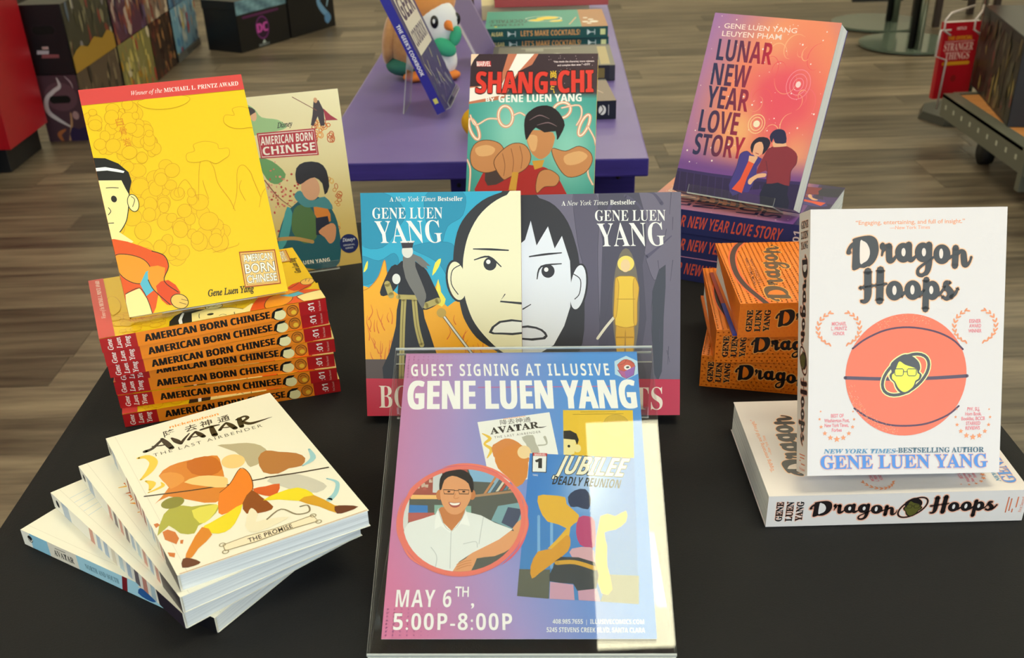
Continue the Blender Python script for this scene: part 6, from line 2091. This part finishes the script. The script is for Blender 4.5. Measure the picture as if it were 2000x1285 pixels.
box('divider', GX - .004, 3.495, .06, GX + .03, 3.525, .2, M_GM, gd, gi)
for yy in (3.3, 4.0, 2.7):
    w_ = tube('castor', [(GX + .07, yy, .042), (GX + .11, yy, .042)], .042, M_RUB, gd, seg=20, M=gi)
box('end_cap', 1.79, 4.275, .1, 2.6, 4.29, .2, M_GM, gd, gi)
fp = pic_panel(630, 280, '1c1c16', ['3c3824', '5a5034', '8a7a44', '2c3028', '6a2c2c', '0f100e', '4a4a3c'], 14, 60)
sb = empty('storage_box', Matrix.Translation((1.792, 3.78, .2005)) @ Matrix.Rotation(math.radians(-10), 4, 'Z'), 'dark storage box with a shadowy green and gold picture side, on the orange deck', 'box')
bm = bmesh.new()
add_box(bm, 0, 0, 0, .30, .63, .30, bev=.002)
bm_obj('body', bm, M_BLK2, sb)
me = fp.mesh('side_picture')
me.materials.append(M_PRINT)
link('side_picture', me, sb, Matrix.Translation((-.0005, .63, .01)) @ Matrix(((0, 0, -1, 0), (-1, 0, 0, 0), (0, 1, 0, 0), (0, 0, 0, 1))))
bm = bmesh.new()
add_box(bm, -.002, -.002, .27, .302, .632, .302, bev=.002)
bm_obj('lid', bm, M_BLK2, sb)

sp = empty('spinner_rack', Matrix.Translation((2.01, 4.66, 0)), 'wire spinner rack on a black octagonal base, behind the shelf box', 'display rack')
bm = bmesh.new()
bmesh.ops.create_cone(bm, cap_ends=True, segments=8, radius1=.20, radius2=.185, depth=.03)
for v in bm.verts:
    v.co.z += .016
bm_obj('base', bm, mat('dark_grey_plastic', '26261f', .35), sp)
tube('pole', [(0, 0, .02), (0, 0, 1.5)], .014, mat('brushed_chrome', 'b8b8b4', .25, metal=.9), sp)
M_WIRE = mat('white_wire', 'd9cfcf', .4, metal=.3)
for dx, dy in ((-.21, -.16), (-.09, -.17), (-.02, -.17)):
    tube('hook', [(dx * .3, dy * .3, .465), (dx, -.19, .465), (dx - .02, -.195, .44), (dx - .02, -.195, .40), (dx + .01, -.195, .38)], .004, M_WIRE, sp)
tube('wire_frame', [(-.20, -.19, .40), (-.24, -.19, .40), (-.245, -.19, .30), (-.20, -.195, .285), (-.205, -.195, .09)], .004, M_WIRE, sp)
KR_A = Art(150, 300, 'b01020', dz=.06)
KR_A.text('NETFLIX', [(55, 270), (95, 270), (55, 281)], 'e8c8c8', 'r', .03)
KR_A.text('THE OFFICIAL', [(22, 232), (128, 232), (22, 246)], 'd8981c', 'r', .06)
KR_A.line([(12, 226), (138, 226)], 1.5, 'e8c8c4', sm=0)
KR_A.text('STRANGER', [(12, 190), (138, 190), (12, 220)], 'e8c4bc', 'se')
KR_A.text('THINGS', [(22, 156), (128, 156), (22, 184)], 'e8c4bc', 'se')
KR_A.line([(22, 140), (128, 140)], 14, 'd8981c', sm=0)
KR_A.ell(75, 80, 12, 14, '8a1818')
KR = BookKind(.155, .30, .03, 'b01020', KR_A, None)
KR.make(Matrix.Translation((1.785, 4.515, .125)) @ Matrix.Rotation(math.radians(8), 4, 'Z') @ Matrix.Rotation(math.radians(90), 4, 'X'), 'red book with pale serif title hanging on the spinner rack')
A = Art(150, 200, 'd9702c', dz=.06)
A.ell(70, 60, 40, 30, 'e8b040')
A.poly([(0, 0), (150, 0), (150, 34), (0, 34)], '16181e')
KR2 = BookKind(.18, .24, .03, '1a1a20', A, None)
KR2.make(Matrix.Translation((1.86, 4.55, .50)) @ Matrix.Rotation(math.radians(14), 4, 'Z') @ Matrix.Rotation(math.radians(90), 4, 'X'), 'dark book with an orange picture, higher on the spinner rack')

M_GLASS = mat('green_glass', '5c6a60', .12, spec=.6)
M_CH = mat('chrome', 'c4c4be', .18, metal=1)
for (gx, gy, lb, pole) in ((2.26, 6.12, 'round smoked glass floor stand with a chrome post, the nearer one', (2.24, 5.94)), (2.27, 6.72, 'round smoked glass floor stand with a black panel, the farther one', (2.36, 6.70))):
    st = empty('display_stand', Matrix.Translation((gx, gy, 0)), lb, 'display stand')
    bm = bmesh.new()
    bmesh.ops.create_cone(bm, cap_ends=True, segments=56, radius1=.27, radius2=.27, depth=.012)
    for v in bm.verts:
        v.co.z += .014
    bm_obj('base', bm, M_GLASS, st)
    for k in range(3):
        tube('pad', [(.2 * math.cos(k * 2.1), .2 * math.sin(k * 2.1), 0), (.2 * math.cos(k * 2.1), .2 * math.sin(k * 2.1), .009)], .015, M_RUB, st, seg=10)
    px_, py_ = pole[0] - gx, pole[1] - gy
    tube('post', [(px_, py_, .02), (px_, py_, 1.6)], .022, M_CH, st, seg=20)
    tube('post_sleeve', [(px_ - .03, py_ + .02, .02), (px_ - .03, py_ + .02, 1.6)], .016, M_BLK, st, seg=12)
    if gy > 6.5:
        box('black_panel', -.16, .02, .13, .14, .05, 1.2, M_BLK, st)
box_leg = empty('chair', Matrix.Translation((2.72, 6.75, 0)), 'dark wooden chair at the far right, only its legs in view', 'chair')
M_DW = mat('dark_wood', '2c1e18', .5)
for x, y in ((-.16, -.16), (.18, -.16), (-.16, .2), (.18, .2)):
    box('leg', x, y, 0, x + .035, y + .035, .44, M_DW, box_leg)
box('seat', -.18, -.18, .44, .235, .255, .475, M_DW, box_leg)
box('backrest', -.16, .22, .6, .215, .245, .95, M_DW, box_leg)
for x in (-.16, .18):
    box('back_post', x, .215, .475, x + .035, .25, .98, M_DW, box_leg)
